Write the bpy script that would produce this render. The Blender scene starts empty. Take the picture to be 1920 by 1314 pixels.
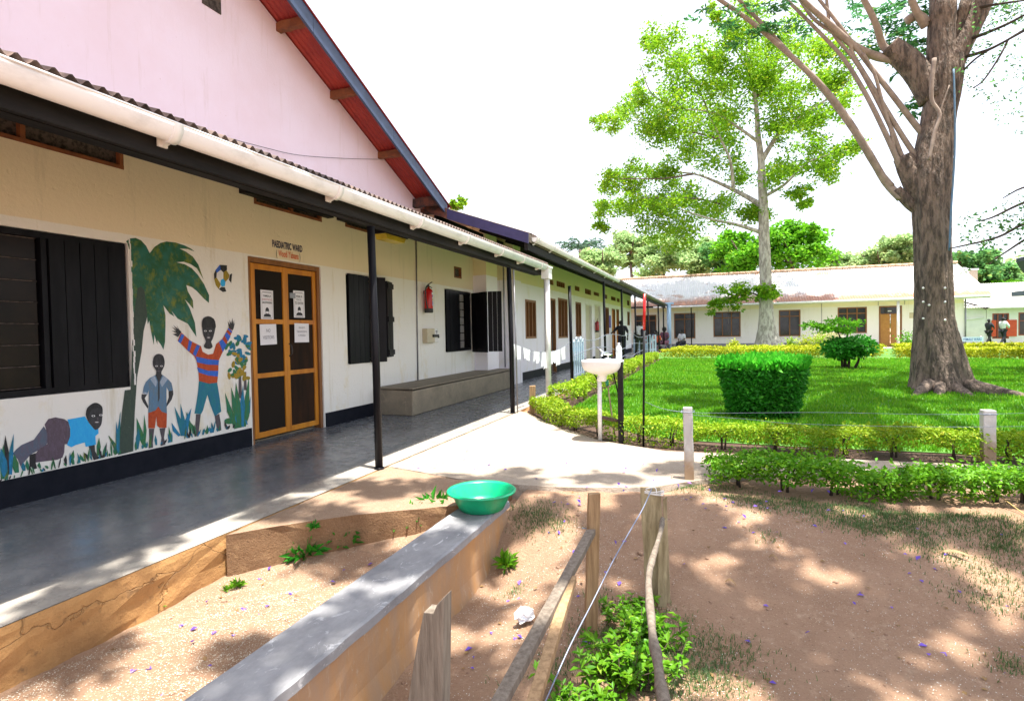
import bpy, bmesh, math, random
import numpy as np
from mathutils import Vector, Matrix
from mathutils.geometry import tessellate_polygon

random.seed(7)
RNG = np.random.default_rng(11)
SC = bpy.context.scene
COL = SC.collection
R = math.radians

# ------------------------------------------------------------------ camera
EYE = 1.29
FPX, PCX, PCY = 1032.0, 960.0, 650.0
def _n(v):
    v = np.array(v, float); return v / np.linalg.norm(v)
_dy = _n((1340 - PCX, -(617 - PCY), FPX))
_dx = -_n((-1840 - PCX, -(675 - PCY), FPX))
_dx = _n(_dx - _dy * _dx.dot(_dy))
_dz = np.cross(_dx, _dy)
if _dz[1] < 0: _dz = -_dz
RM = np.array([_dx, _dy, _dz])
EYEP = np.array([0, 0, EYE])
cam_d = bpy.data.cameras.new('camera')
cam = bpy.data.objects.new('camera', cam_d); COL.objects.link(cam)
cam_d.sensor_width = 36.0
cam_d.lens = FPX / 1920 * 36.0
cam_d.shift_y = -7.0 / 1920
cam_d.clip_start = 0.05; cam_d.clip_end = 2000
m3 = Matrix((RM[:, 0], RM[:, 1], -RM[:, 2])).transposed()
cam.matrix_world = Matrix.Translation((0, 0, EYE)) @ m3.to_4x4()
SC.camera = cam

# ------------------------------------------------------------------ light
SUN_DIR = Vector((0.150, -0.05, 0.985)).normalized()
SUN_EL = math.asin(SUN_DIR.z)
SUN_AZ = math.atan2(SUN_DIR.x, SUN_DIR.y)
w = bpy.data.worlds.new('World'); SC.world = w; w.use_nodes = True
wt = w.node_tree
bg = wt.nodes['Background']
sky = wt.nodes.new('ShaderNodeTexSky'); sky.sky_type = 'NISHITA'
sky.sun_disc = False; sky.sun_elevation = SUN_EL; sky.sun_rotation = SUN_AZ
sky.dust_density = 4.0; sky.air_density = 1.0
mx = wt.nodes.new('ShaderNodeMix'); mx.data_type = 'RGBA'
mx.inputs[0].default_value = 0.62
wt.links.new(sky.outputs[0], mx.inputs[6])
mx.inputs[7].default_value = (5.6, 5.7, 6.3, 1)      # thin white cloud
wt.links.new(mx.outputs[2], bg.inputs[0])
bg.inputs[1].default_value = 0.125
sl = bpy.data.lights.new('sun', 'SUN'); sl.energy = 5.0; sl.angle = R(0.55); sl.color = (1.0, 0.95, 0.86)
sun = bpy.data.objects.new('sun', sl); COL.objects.link(sun)
sun.rotation_euler = SUN_DIR.to_track_quat('Z', 'Y').to_euler()
SC.view_settings.view_transform = 'Standard'
SC.view_settings.look = 'None'
SC.view_settings.exposure = 1.5
SC.view_settings.gamma = 1.0
SC.cycles.max_bounces = 7
SC.cycles.diffuse_bounces = 4
SC.cycles.transparent_max_bounces = 8

# ------------------------------------------------------------------ picture ray -> point on a real plane
def _ray(x, y): return RM @ _n((x - PCX, -(y - PCY), FPX))
def PZ(x, y, z=0.0):
    d = _ray(x, y); return EYEP + d * ((z - EYE) / d[2])
def PX(x, y, X):
    d = _ray(x, y); return EYEP + d * (X / d[0])
def PY(x, y, Y):
    d = _ray(x, y); return EYEP + d * (Y / d[1])
def PROJ(p):
    c = RM.T @ (np.array(p, float) - EYEP)
    return PCX + FPX * c[0] / c[2], PCY - FPX * c[1] / c[2], c[2]

# ------------------------------------------------------------------ materials
def srgb(h):
    h = h.lstrip('#'); o = []
    for i in (0, 2, 4):
        c = int(h[i:i+2], 16) / 255
        o.append(c / 12.92 if c <= .04045 else ((c + .055) / 1.055) ** 2.4)
    return tuple(o)
class NT:
    def __init__(s, name):
        s.m = bpy.data.materials.new(name); s.m.use_nodes = True
        s.t = s.m.node_tree; s.b = s.t.nodes['Principled BSDF']; s.out = s.t.nodes['Material Output']
        s.tc = s.t.nodes.new('ShaderNodeTexCoord')
    def n(s, typ, **kw):
        o = s.t.nodes.new(typ)
        for k, v in kw.items(): setattr(o, k, v)
        return o
    def l(s, a, b): s.t.links.new(a, b)
    def noise(s, scale, detail=4, rough=.6, stretch=None, coord='Object', dist=0):
        t = s.n('ShaderNodeTexNoise'); t.inputs['Scale'].default_value = scale
        t.inputs['Detail'].default_value = detail; t.inputs['Roughness'].default_value = rough
        t.inputs['Distortion'].default_value = dist
        if stretch:
            mp = s.n('ShaderNodeMapping'); mp.inputs['Scale'].default_value = stretch
            s.l(s.tc.outputs[coord], mp.inputs[0]); s.l(mp.outputs[0], t.inputs[0])
        else: s.l(s.tc.outputs[coord], t.inputs[0])
        return t.outputs[0]
    def ramp(s, fac, lo, hi):
        r = s.n('ShaderNodeMapRange'); r.inputs[1].default_value = lo; r.inputs[2].default_value = hi
        s.l(fac, r.inputs[0]); return r.outputs[0]
    def mix(s, fac, a, b):
        x = s.n('ShaderNodeMix', data_type='RGBA')
        for i, v in ((0, fac), (6, a), (7, b)):
            if isinstance(v, (tuple, list)): x.inputs[i].default_value = (*v[:3], 1)
            elif isinstance(v, (int, float)): x.inputs[i].default_value = v
            else: s.l(v, x.inputs[i])
        return x.outputs[2]
    def col(s, c):
        if isinstance(c, (tuple, list)): s.b.inputs['Base Color'].default_value = (*c[:3], 1)
        else: s.l(c, s.b.inputs['Base Color'])
    def rough(s, r):
        if isinstance(r, (int, float)): s.b.inputs['Roughness'].default_value = r
        else: s.l(r, s.b.inputs['Roughness'])
    def bump(s, h, strength=.3, dist=.01):
        b = s.n('ShaderNodeBump'); b.inputs['Strength'].default_value = strength; b.inputs['Distance'].default_value = dist
        s.l(h, b.inputs['Height']); s.l(b.outputs[0], s.b.inputs['Normal']); return b
_MC = {}
def pm(name, c1, c2=None, scale=6, rough=.6, bump=.15, bscale=40, metal=0, stretch=None, lo=.35, hi=.65, bdist=.004, spec=None):
    """two-tone noisy painted / raw surface"""
    if name in _MC: return _MC[name]
    k = NT(name)
    c2 = c2 or tuple(v * .8 for v in c1)
    k.col(k.mix(k.ramp(k.noise(scale, 5, .65, stretch), lo, hi), c1, c2))
    k.rough(rough); k.b.inputs['Metallic'].default_value = metal
    if spec is not None: k.b.inputs['Specular IOR Level'].default_value = spec
    if bump: k.bump(k.noise(bscale, 3, .6, stretch), bump, bdist)
    _MC[name] = k.m
    return k.m
def leafmat(name, c1, c2, c3=None, trans=.35, rough=.5):
    k = NT(name)
    g = k.n('ShaderNodeNewGeometry')
    rm = k.n('ShaderNodeValToRGB')
    cr = rm.color_ramp; cr.elements[0].color = (*c1, 1); cr.elements[1].color = (*c2, 1)
    if c3:
        e = cr.elements.new(.93); e.color = (*c2, 1); cr.elements[-1].color = (*c3, 1)
    k.l(g.outputs['Random Per Island'], rm.inputs[0])
    vr = k.mix(k.ramp(k.noise(.9, 4, .65), .40, .62), (1.0, 1.0, 1.0), (.82, .76, .70))
    ml = k.n('ShaderNodeMix', data_type='RGBA', blend_type='MULTIPLY'); ml.inputs[0].default_value = 1
    k.l(rm.outputs[0], ml.inputs[6]); k.l(vr, ml.inputs[7])
    k.l(ml.outputs[2], k.b.inputs['Base Color']); k.rough(rough); k.b.inputs['Specular IOR Level'].default_value = .22
    tr = k.n('ShaderNodeBsdfTranslucent'); k.l(ml.outputs[2], tr.inputs[0])
    ms = k.n('ShaderNodeMixShader'); ms.inputs[0].default_value = trans
    k.l(k.b.outputs[0], ms.inputs[1]); k.l(tr.outputs[0], ms.inputs[2]); k.l(ms.outputs[0], k.out.inputs[0])
    return k.m

# ------------------------------------------------------------------ objects
_OFF = {}
def tag(o, label=None, cat=None, group=None, kind=None):
    if label: o['label'] = label
    if cat: o['category'] = cat
    if group: o['group'] = group
    if kind: o['kind'] = kind
    return o
def thing(name, label, cat, loc=(0, 0, 0), group=None):
    o = bpy.data.objects.new(name, None); COL.objects.link(o); o.location = loc
    o.empty_display_size = .2
    _OFF[o] = Vector(loc)
    return tag(o, label, cat, group)
def link(name, me, parent=None, off=None):
    o = bpy.data.objects.new(name, me); COL.objects.link(o)
    if parent is not None:
        o.parent = parent; _OFF[o] = _OFF[parent]
    else: _OFF[o] = Vector(off or (0, 0, 0))
    return o
def copy_tree(o, parent=None):
    c = o.copy(); COL.objects.link(c)
    if parent is not None: c.parent = parent
    for ch in list(o.children): copy_tree(ch, c)
    return c

class MB:
    """collects shapes in world coordinates; build() links them as one mesh object"""
    def __init__(s): s.v = []; s.f = []; s.mi = []; s.cur = 0; s.sm = []; s.smooth = False
    def add(s, vs, fs):
        b = len(s.v); s.v += [tuple(map(float, p)) for p in vs]
        for f in fs: s.f.append(tuple(b + i for i in f)); s.mi.append(s.cur); s.sm.append(s.smooth)
    def mat(s, i): s.cur = i; return s
    def sh(s, b): s.smooth = b; return s
    def box(s, x0, x1, y0, y1, z0, z1):
        s.add([(x0,y0,z0),(x1,y0,z0),(x1,y1,z0),(x0,y1,z0),(x0,y0,z1),(x1,y0,z1),(x1,y1,z1),(x0,y1,z1)],
              [(0,3,2,1),(4,5,6,7),(0,1,5,4),(1,2,6,5),(2,3,7,6),(3,0,4,7)])
        return s
    def bar(s, a, b, wd, hd, up=(0, 0, 1), wob=0):
        """rectangular bar from a to b"""
        a = Vector(a); b = Vector(b); d = (b - a).normalized(); up = Vector(up)
        sd = d.cross(up)
        if sd.length < 1e-4: sd = d.cross(Vector((1, 0, 0)))
        sd.normalize(); u = sd.cross(d).normalized()
        n = 2 if not wob else 7
        vs = []
        for i in range(n):
            p = a.lerp(b, i / (n - 1))
            j = (lambda: random.uniform(-wob, wob)) if wob else (lambda: 0)
            for sx, sz in ((-1,-1),(1,-1),(1,1),(-1,1)):
                vs.append(p + sd * (sx * wd / 2 + j()) + u * (sz * hd / 2 + j()))
        fs = [(3,2,1,0), tuple(range(4*n-4, 4*n))]
        for i in range(n - 1):
            for k in range(4):
                fs.append((4*i+k, 4*i+(k+1) % 4, 4*i+4+(k+1) % 4, 4*i+4+k))
        s.add(vs, fs); return s
    def tube(s, pts, rad, seg=8, cap=True, smooth=True, noise=0, squash=None):
        pts = [Vector(p) for p in pts]
        if not isinstance(rad, (list, tuple)): rad = [rad] * len(pts)
        old = s.smooth; s.smooth = smooth
        vs = []; prev = None
        for i, p in enumerate(pts):
            d = (pts[min(i+1, len(pts)-1)] - pts[max(i-1, 0)]).normalized()
            if prev is None:
                a = d.orthogonal().normalized()
            else:
                a = (prev - d * prev.dot(d))
                a = a.normalized() if a.length > 1e-5 else d.orthogonal().normalized()
            prev = a; b = d.cross(a)
            for k in range(seg):
                t = 2 * math.pi * k / seg
                r = rad[i] * (1 + (random.uniform(-noise, noise) if noise else 0))
                vs.append(p + a * math.cos(t) * r + b * math.sin(t) * r)
        fs = []
        for i in range(len(pts) - 1):
            for k in range(seg):
                fs.append((i*seg+k, i*seg+(k+1) % seg, (i+1)*seg+(k+1) % seg, (i+1)*seg+k))
        if cap:
            fs.append(tuple(range(seg))[::-1]); fs.append(tuple(range((len(pts)-1)*seg, len(pts)*seg)))
        s.add(vs, fs); s.smooth = old; return s
    def lathe(s, c, prof, seg=24, sx=1, sy=1, smooth=True):
        """prof: list of (r, z) about a vertical axis at c"""
        old = s.smooth; s.smooth = smooth
        vs = []; n = len(prof)
        for r, z in prof:
            for k in range(seg):
                t = 2 * math.pi * k / seg
                vs.append((c[0] + r*sx*math.cos(t), c[1] + r*sy*math.sin(t), c[2] + z))
        fs = [(i*seg+k, i*seg+(k+1) % seg, (i+1)*seg+(k+1) % seg, (i+1)*seg+k) for i in range(n-1) for k in range(seg)]
        if prof[0][0] > 1e-4: fs.append(tuple(range(seg))[::-1])
        if prof[-1][0] > 1e-4: fs.append(tuple(range((n-1)*seg, n*seg)))
        s.add(vs, fs); s.smooth = old; return s
    def prism(s, poly, axis, a, b):
        """poly = 2-D outline extruded along axis (0,1,2) from a to b"""
        def mk(p, t):
            if axis == 0: return (t, p[0], p[1])
            if axis == 1: return (p[0], t, p[1])
            return (p[0], p[1], t)
        n = len(poly)
        s.add([mk(p, a) for p in poly] + [mk(p, b) for p in poly],
              [tuple(range(n)), tuple(range(2*n-1, n-1, -1))] + [(i, n+i, n+(i+1) % n, (i+1) % n) for i in range(n)])
        return s
    def ball(s, c, r, sc=(1, 1, 1), seg=12, rings=8):
        prof = [(max(r*math.sin(math.pi*i/rings), 0), -r*math.cos(math.pi*i/rings)) for i in range(rings+1)]
        old = s.smooth; s.smooth = True
        vs = []
        for pr, pz in prof:
            for k in range(seg):
                t = 2*math.pi*k/seg
                vs.append((c[0]+pr*math.cos(t)*sc[0], c[1]+pr*math.sin(t)*sc[1], c[2]+pz*sc[2]))
        s.add(vs, [(i*seg+k, i*seg+(k+1) % seg, (i+1)*seg+(k+1) % seg, (i+1)*seg+k) for i in range(rings) for k in range(seg)])
        s.smooth = old; return s
    def build(s, name, mats, parent=None, bevel=0, off=None, fix=True):
        me = bpy.data.meshes.new(name)
        o = link(name, me, parent, off)
        ov = _OFF[o]
        me.from_pydata([(p[0]-ov.x, p[1]-ov.y, p[2]-ov.z) for p in s.v], [], s.f)
        if not isinstance(mats, (list, tuple)): mats = [mats]
        for m in mats: me.materials.append(m)
        me.polygons.foreach_set('material_index', s.mi)
        me.polygons.foreach_set('use_smooth', s.sm)
        if fix:
            bm = bmesh.new(); bm.from_mesh(me)
            bmesh.ops.remove_doubles(bm, verts=bm.verts, dist=1e-5)
            bmesh.ops.recalc_face_normals(bm, faces=bm.faces)
            bm.to_mesh(me); bm.free()
        if parent is None and off is not None: o.location = off
        if bevel:
            md = o.modifiers.new('bevel', 'BEVEL'); md.width = bevel; md.segments = 2; md.limit_method = 'ANGLE'
            md.angle_limit = R(40)
        return o

def struct(name, mb, mats, kind='structure'):
    o = mb.build(name, mats); o['kind'] = kind; return o

def npmesh(name, verts, faces, mat, parent=None, off=None, smooth=False):
    """verts (N,3), faces (M,k) numpy -> object"""
    me = bpy.data.meshes.new(name)
    o = link(name, me, parent, off); ov = _OFF[o]
    v = np.asarray(verts, np.float32) - np.array(ov, np.float32)
    f = np.asarray(faces, np.int32); k = f.shape[1]
    me.vertices.add(len(v)); me.vertices.foreach_set('co', v.ravel())
    me.loops.add(f.size); me.loops.foreach_set('vertex_index', f.ravel())
    me.polygons.add(len(f)); me.polygons.foreach_set('loop_start', np.arange(0, f.size, k, dtype=np.int32))
    me.polygons.foreach_set('loop_total', np.full(len(f), k, np.int32))
    if smooth: me.polygons.foreach_set('use_smooth', np.ones(len(f), bool))
    me.update(calc_edges=True)
    me.materials.append(mat)
    if parent is None and off is not None: o.location = off
    return o

def leaf_arrays(pos, size, up=.4, aspect=.5, fold=.25, rng=RNG, dirs=None):
    """folded two-face leaves scattered at pos"""
    pos = np.asarray(pos, float); n = len(pos)
    size = np.broadcast_to(np.asarray(size, float), (n,)) * rng.uniform(.65, 1.3, n)
    d = rng.normal(size=(n, 3)) if dirs is None else np.asarray(dirs, float) + rng.normal(size=(n, 3)) * .35
    if dirs is None: d[:, 2] *= .6
    d /= np.linalg.norm(d, axis=1)[:, None] + 1e-9
    nn = rng.normal(size=(n, 3)) * (1 - up); nn[:, 2] += up * 1.5
    s = np.cross(d, nn); s /= np.linalg.norm(s, axis=1)[:, None] + 1e-9
    u = np.cross(s, d)
    L = size[:, None]
    a = pos; b = pos + d*L*.5 + s*L*aspect*.5 + u*L*fold*.5; c = pos + d*L - u*L*.1; e = pos + d*L*.5 - s*L*aspect*.5 + u*L*fold*.5
    V = np.stack([a, b, c, e], 1).reshape(-1, 3)
    i = np.arange(n)[:, None] * 4
    Fc = np.concatenate([i + np.array([[0, 1, 2]]), i + np.array([[0, 2, 3]])], 1).reshape(-1, 3)
    return V, Fc
def leaves(name, pos, size, mat, parent=None, up=.4, aspect=.5, off=None, dirs=None):
    V, Fc = leaf_arrays(pos, size, up, aspect, dirs=dirs)
    return npmesh(name, V, Fc, mat, parent, off)

def smooth_path(pts, n=6):
    """Catmull-Rom through pts (tuples of any length)"""
    P = [np.array(p, float) for p in pts]; out = []
    for i in range(len(P) - 1):
        p0 = P[max(i-1, 0)]; p1 = P[i]; p2 = P[i+1]; p3 = P[min(i+2, len(P)-1)]
        for k in range(n):
            t = k / n
            out.append(.5*((2*p1) + (-p0+p2)*t + (2*p0-5*p1+4*p2-p3)*t*t + (-p0+3*p1-3*p2+p3)*t**3))
    out.append(P[-1]); return out

def text(name, s, pos, height, mat, parent=None, axis='x', width=None, bold=0.0, off=None):
    """flat painted lettering on a wall facing +X (axis x, runs along +Y) or facing -Y (axis y, runs along +X); pos = lower-left"""
    cu = bpy.data.curves.new(name, 'FONT'); cu.body = s; cu.size = 1; cu.offset = bold; cu.resolution_u = 3
    t = bpy.data.objects.new(name, cu); COL.objects.link(t)
    bpy.context.view_layer.update()
    me = bpy.data.meshes.new_from_object(t.evaluated_get(bpy.context.evaluated_depsgraph_get()))
    bpy.data.objects.remove(t)
    co = np.zeros(len(me.vertices)*3, np.float32); me.vertices.foreach_get('co', co); co = co.reshape(-1, 3)
    mn = co.min(0); ext = co.max(0) - mn
    co = co - mn
    sy = height / max(ext[1], 1e-6); sx = (width / ext[0]) if width else sy
    X = co[:, 0]*sx; Z = co[:, 1]*sy; o0 = np.zeros_like(X)
    if axis == 'x': W_ = np.stack([o0 + pos[0], pos[1] + X, pos[2] + Z], 1)
    else: W_ = np.stack([pos[0] + X, o0 + pos[1], pos[2] + Z], 1)
    o = link(name, me, parent, off); W_ = W_ - np.array(_OFF[o])
    me.vertices.foreach_set('co', W_.astype(np.float32).ravel()); me.update()
    me.materials.clear(); me.materials.append(mat)
    if parent is None and off is not None: o.location = off
    return o

# ================================================================== MATERIALS
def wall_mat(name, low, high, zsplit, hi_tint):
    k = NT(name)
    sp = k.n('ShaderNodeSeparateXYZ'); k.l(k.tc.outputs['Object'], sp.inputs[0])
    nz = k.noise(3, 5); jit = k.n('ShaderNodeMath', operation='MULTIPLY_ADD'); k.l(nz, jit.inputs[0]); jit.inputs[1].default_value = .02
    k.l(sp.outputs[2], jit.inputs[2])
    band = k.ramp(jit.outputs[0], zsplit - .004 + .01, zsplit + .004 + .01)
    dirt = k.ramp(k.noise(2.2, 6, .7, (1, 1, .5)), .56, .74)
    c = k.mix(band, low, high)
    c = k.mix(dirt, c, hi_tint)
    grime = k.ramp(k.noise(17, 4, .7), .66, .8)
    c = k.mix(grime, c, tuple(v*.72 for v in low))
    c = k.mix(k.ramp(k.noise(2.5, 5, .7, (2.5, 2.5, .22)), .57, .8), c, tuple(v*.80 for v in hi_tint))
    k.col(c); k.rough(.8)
    mu = k.n('ShaderNodeMath', operation='MULTIPLY_ADD'); k.l(k.noise(24, 6, .7), mu.inputs[0]); mu.inputs[1].default_value = 1
    pit = k.ramp(k.noise(9, 2, .4), .66, .72); pm_ = k.n('ShaderNodeMath', operation='MULTIPLY'); k.l(pit, pm_.inputs[0]); pm_.inputs[1].default_value = -.5
    k.l(pm_.outputs[0], mu.inputs[2])
    k.bump(mu.outputs[0], .42, .012)
    return k.m
M = {}
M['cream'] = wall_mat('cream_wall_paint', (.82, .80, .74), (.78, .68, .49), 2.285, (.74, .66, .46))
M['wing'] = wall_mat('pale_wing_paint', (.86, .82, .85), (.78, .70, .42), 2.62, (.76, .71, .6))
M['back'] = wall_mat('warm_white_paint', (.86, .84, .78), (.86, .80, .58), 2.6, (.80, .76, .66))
def gable_mat():
    k = NT('pink_gable_paint')
    c = k.mix(k.ramp(k.noise(1.2, 5, .6), .4, .65), (.83, .71, .84), (.80, .66, .77))
    c = k.mix(k.ramp(k.noise(3, 6, .75, (2.5, 2.5, .18)), .56, .8), c, (.68, .55, .60))
    c = k.mix(k.ramp(k.noise(13, 4, .8), .67, .74), c, (.66, .52, .56))
    k.col(c); k.rough(.85); k.bump(k.noise(22, 6, .7), .3, .01); return k.m
M['pink'] = gable_mat()
_unused = pm('pink_gable_paint', (.82, .71, .86), (.81, .68, .82), 1.2, .85, .1, 60)
M['white_wall'] = pm('white_wall_paint', (.8, .78, .74), (.7, .68, .66), 2, .85, .1)
M['skirt'] = pm('black_skirting_paint', (.006, .008, .014), (.012, .013, .02), 8, .5, .3, 30, spec=.12)
M['black'] = pm('black_gloss_paint', (.005, .005, .007), (.011, .011, .014), 9, .4, .3, 30, stretch=(1, 1, .2), spec=.13)
M['blackwood'] = pm('black_timber', (.006, .0055, .0055), (.02, .018, .017), 7, .7, .4, 40, stretch=(1, .2, 1), spec=.2)
M['doorwood'] = pm('orange_varnished_wood', (.60, .235, .010), (.43, .14, .006), 9, .45, .25, 60, stretch=(1, 1, .12))
M['framewood'] = pm('brown_frame_wood', (.28, .12, .035), (.18, .07, .02), 9, .6, .25, 60, stretch=(1, 1, .15))
M['mesh'] = pm('dark_insect_mesh', (.014, .012, .010), (.024, .019, .015), 300, .8, .5, 400, spec=.1)
M['meshbrown'] = pm('dark_mesh_over_wood', (.045, .022, .012), (.02, .014, .010), 5, .8, .5, 400, stretch=(1, 2, .3), spec=.1)
M['rustmesh'] = pm('rusty_mesh', (.09, .07, .06), (.02, .015, .013), 22, .8, .5, 120, lo=.45, hi=.6)
M['glass'] = pm('dark_window_glass', (.012, .010, .009), (.022, .016, .012), 3, .25, 0, spec=.15)
M['glass2'] = pm('grey_window_panes', (.02, .021, .024), (.05, .05, .055), 1.2, .1, 0)
M['pvc'] = pm('white_gutter_plastic', (.82, .81, .80), (.58, .56, .53), 4, .35, .05, 30, stretch=(2, 1, 2), lo=.5, hi=.85)
M['pipe'] = pm('pale_blue_pipe', (.40, .58, .82), (.36, .52, .74), 5, .4, .05)
M['redroof'] = pm('red_roof_sheet', (.40, .045, .03), (.30, .03, .028), 4, .5, .1, 30)
M['rustroof'] = pm('rusty_corrugated_iron', (.16, .10, .075), (.06, .045, .04), 6, .7, .2, 40)
M['blueboard'] = pm('blue_grey_board', (.055, .085, .17), (.04, .06, .12), 5, .45, .15, 30)
M['purpleboard'] = pm('violet_fascia_paint', (.035, .03, .11), (.025, .022, .08), 5, .5, .2, 30)
M['purlin'] = pm('brown_purlin_wood', (.26, .085, .025), (.15, .05, .02), 9, .7, .3, 40)
M['rotten'] = pm('rotten_red_board', (.16, .05, .03), (.035, .025, .025), 10, .8, .5, 30, lo=.4, hi=.6)
M['greywood'] = pm('weathered_grey_wood', (.23, .19, .15), (.115, .09, .068), 12, .85, .6, 70, stretch=(4, 4, .3))
M['rawwood'] = pm('raw_brown_wood', (.42, .27, .14), (.24, .145, .07), 12, .8, .5, 70, stretch=(4, 4, .3))
M['palewood'] = pm('split_pale_wood', (.46, .37, .22), (.22, .17, .09), 9, .85, .8, 60, stretch=(3, 3, .5))
M['metal'] = pm('grey_metal', (.32, .32, .34), (.22, .22, .24), 8, .4, .1, 40, metal=.6)
M['wire'] = pm('galvanised_wire', (.26, .30, .40), (.2, .22, .3), 8, .45, 0, metal=.3)
M['white'] = pm('white_gloss', (.85, .84, .82), (.78, .77, .74), 5, .25, 0)
M['paper'] = pm('white_paper', (.80, .80, .84), (.76, .76, .8), 5, .7, 0)
M['ink'] = pm('black_ink', (.02, .02, .03), None, 5, .6, 0)
M['inkgrey'] = pm('grey_ink', (.22, .22, .26), None, 5, .6, 0)
M['inkred'] = pm('red_ink', (.45, .12, .12), None, 5, .6, 0)
M['navy'] = pm('navy_letter_paint', (.012, .018, .085), None, 5, .5, 0)
M['orange_letter'] = pm('orange_letter_paint', (.75, .11, .01), None, 5, .5, 0)
M['red'] = pm('red_enamel', (.55, .012, .012), (.45, .01, .01), 5, .25, 0)
M['rubber'] = pm('black_rubber', (.014, .014, .015), (.03, .03, .03), 9, .5, .1)
M['yellow'] = pm('yellowed_diffuser', (.55, .42, .03), (.42, .30, .02), 5, .35, 0)
M['boxgrey'] = pm('beige_metal_box', (.60, .52, .36), (.5, .44, .3), 5, .5, .1)

def floor_mat():
    k = NT('polished_cement_floor')
    a = k.ramp(k.noise(1.6, 6, .65, (1.4, .55, 1)), .35, .7)
    c = k.mix(a, (.13, .142, .162), (.225, .235, .255))
    b = k.ramp(k.noise(5, 5, .7, (1.2, .5, 1)), .56, .75)
    c = k.mix(b, c, (.10, .10, .11))
    sp = k.n('ShaderNodeSeparateXYZ'); k.l(k.tc.outputs['Object'], sp.inputs[0])
    jit = k.n('ShaderNodeMath', operation='MULTIPLY_ADD'); k.l(k.noise(6, 4), jit.inputs[0]); jit.inputs[1].default_value = .05; k.l(sp.outputs[0], jit.inputs[2])
    edge = k.ramp(jit.outputs[0], -3.37, -3.27)
    worn = k.mix(k.ramp(k.noise(9, 5, .7), .4, .7), (.40, .37, .33), (.30, .27, .24))
    c = k.mix(edge, c, worn)
    k.col(c)
    k.rough(k.ramp(k.noise(7, 4), .05, 1.8))
    k.bump(k.noise(30, 5, .7), .12, .004)
    return k.m
M['floor'] = floor_mat()
def earth_face():
    k = NT('earth_stained_plaster')
    c = k.mix(k.ramp(k.noise(3, 6, .7), .35, .65), (.50, .275, .10), (.34, .175, .065))
    c = k.mix(k.ramp(k.noise(11, 4, .7), .58, .72), c, (.22, .12, .05))
    k.col(c); k.rough(.9)
    cr = k.n('ShaderNodeTexVoronoi', feature='DISTANCE_TO_EDGE'); cr.inputs['Scale'].default_value = 1.6
    mp = k.n('ShaderNodeMapping'); mp.inputs['Scale'].default_value = (1, .6, 1.7)
    nz = k.n('ShaderNodeTexNoise'); nz.inputs['Scale'].default_value = 3; nz.inputs['Detail'].default_value = 6
    k.l(k.tc.outputs['Object'], nz.inputs[0])
    ad = k.n('ShaderNodeMix', data_type='RGBA', blend_type='LINEAR_LIGHT'); ad.inputs[0].default_value = .25
    k.l(k.tc.outputs['Object'], ad.inputs[6]); k.l(nz.outputs['Color'], ad.inputs[7])
    k.l(ad.outputs[2], mp.inputs[0]); k.l(mp.outputs[0], cr.inputs[0])
    crk = k.ramp(cr.outputs[0], 0, .012)
    m2 = k.n('ShaderNodeMath', operation='MULTIPLY_ADD'); k.l(k.noise(16, 7, .75), m2.inputs[0]); m2.inputs[1].default_value = .8; k.l(crk, m2.inputs[2])
    k.bump(m2.outputs[0], .8, .02)
    return k.m
M['earthface'] = earth_face()
def dirt_mat(name, c1, c2, c3):
    k = NT(name)
    c = k.mix(k.ramp(k.noise(1.3, 7, .7), .35, .68), c1, c2)
    c = k.mix(k.ramp(k.noise(14, 5, .75), .55, .72), c, c3)
    c = k.mix(k.ramp(k.noise(85, 3, .7), .6, .7), c, tuple(v*.5 for v in c1))
    c = k.mix(k.ramp(k.noise(140, 2, .6), .66, .74), c, tuple(min(v*1.9, .8) for v in c3))
    k.col(c); k.rough(.95)
    m2 = k.n('ShaderNodeMath', operation='MULTIPLY_ADD'); k.l(k.noise(60, 6, .75), m2.inputs[0]); m2.inputs[1].default_value = .8; k.l(k.noise(9, 7, .7), m2.inputs[2])
    k.bump(m2.outputs[0], .95, .03)
    return k.m
M['dirt'] = dirt_mat('red_brown_earth', (.41, .255, .162), (.315, .185, .112), (.49, .335, .225))
M['ramp'] = dirt_mat('earth_covered_concrete', (.40, .27, .185), (.33, .21, .135), (.47, .34, .245))
M['bank'] = dirt_mat('dark_earth_bank', (.30, .17, .085), (.21, .115, .055), (.36, .22, .11))
M['soil'] = dirt_mat('dark_garden_soil', (.10, .055, .035), (.06, .035, .022), (.15, .085, .05))
M['path'] = dirt_mat('pale_path_concrete', (.48, .395, .315), (.39, .315, .245), (.53, .45, .37))
M['lawn'] = pm('lawn_soil_green', (.07, .20, .02), (.05, .14, .014), 3, .95, .5, 60)
def cap_mat(name, c1, c2, c3, st):
    k = NT(name)
    c = k.mix(k.ramp(k.noise(4, 6, .7, st), .35, .65), c1, c2)
    c = k.mix(k.ramp(k.noise(10, 6, .8, st, dist=1.5), .58, .66), c, c3)
    k.col(c); k.rough(.7); k.bump(k.noise(26, 6, .7), .35, .006)
    return k.m
M['cap'] = cap_mat('grey_cement_cap', (.30, .30, .312), (.175, .176, .188), (.46, .462, .48), (1, .55, 1))
M['wallface'] = cap_mat('orange_stained_render', (.43, .235, .095), (.34, .235, .16), (.46, .37, .28), (1.6, 1.6, .3))
M['bench'] = cap_mat('worn_cement_bench', (.27, .225, .16), (.18, .15, .11), (.34, .285, .2), (1, 1, 1))
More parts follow.
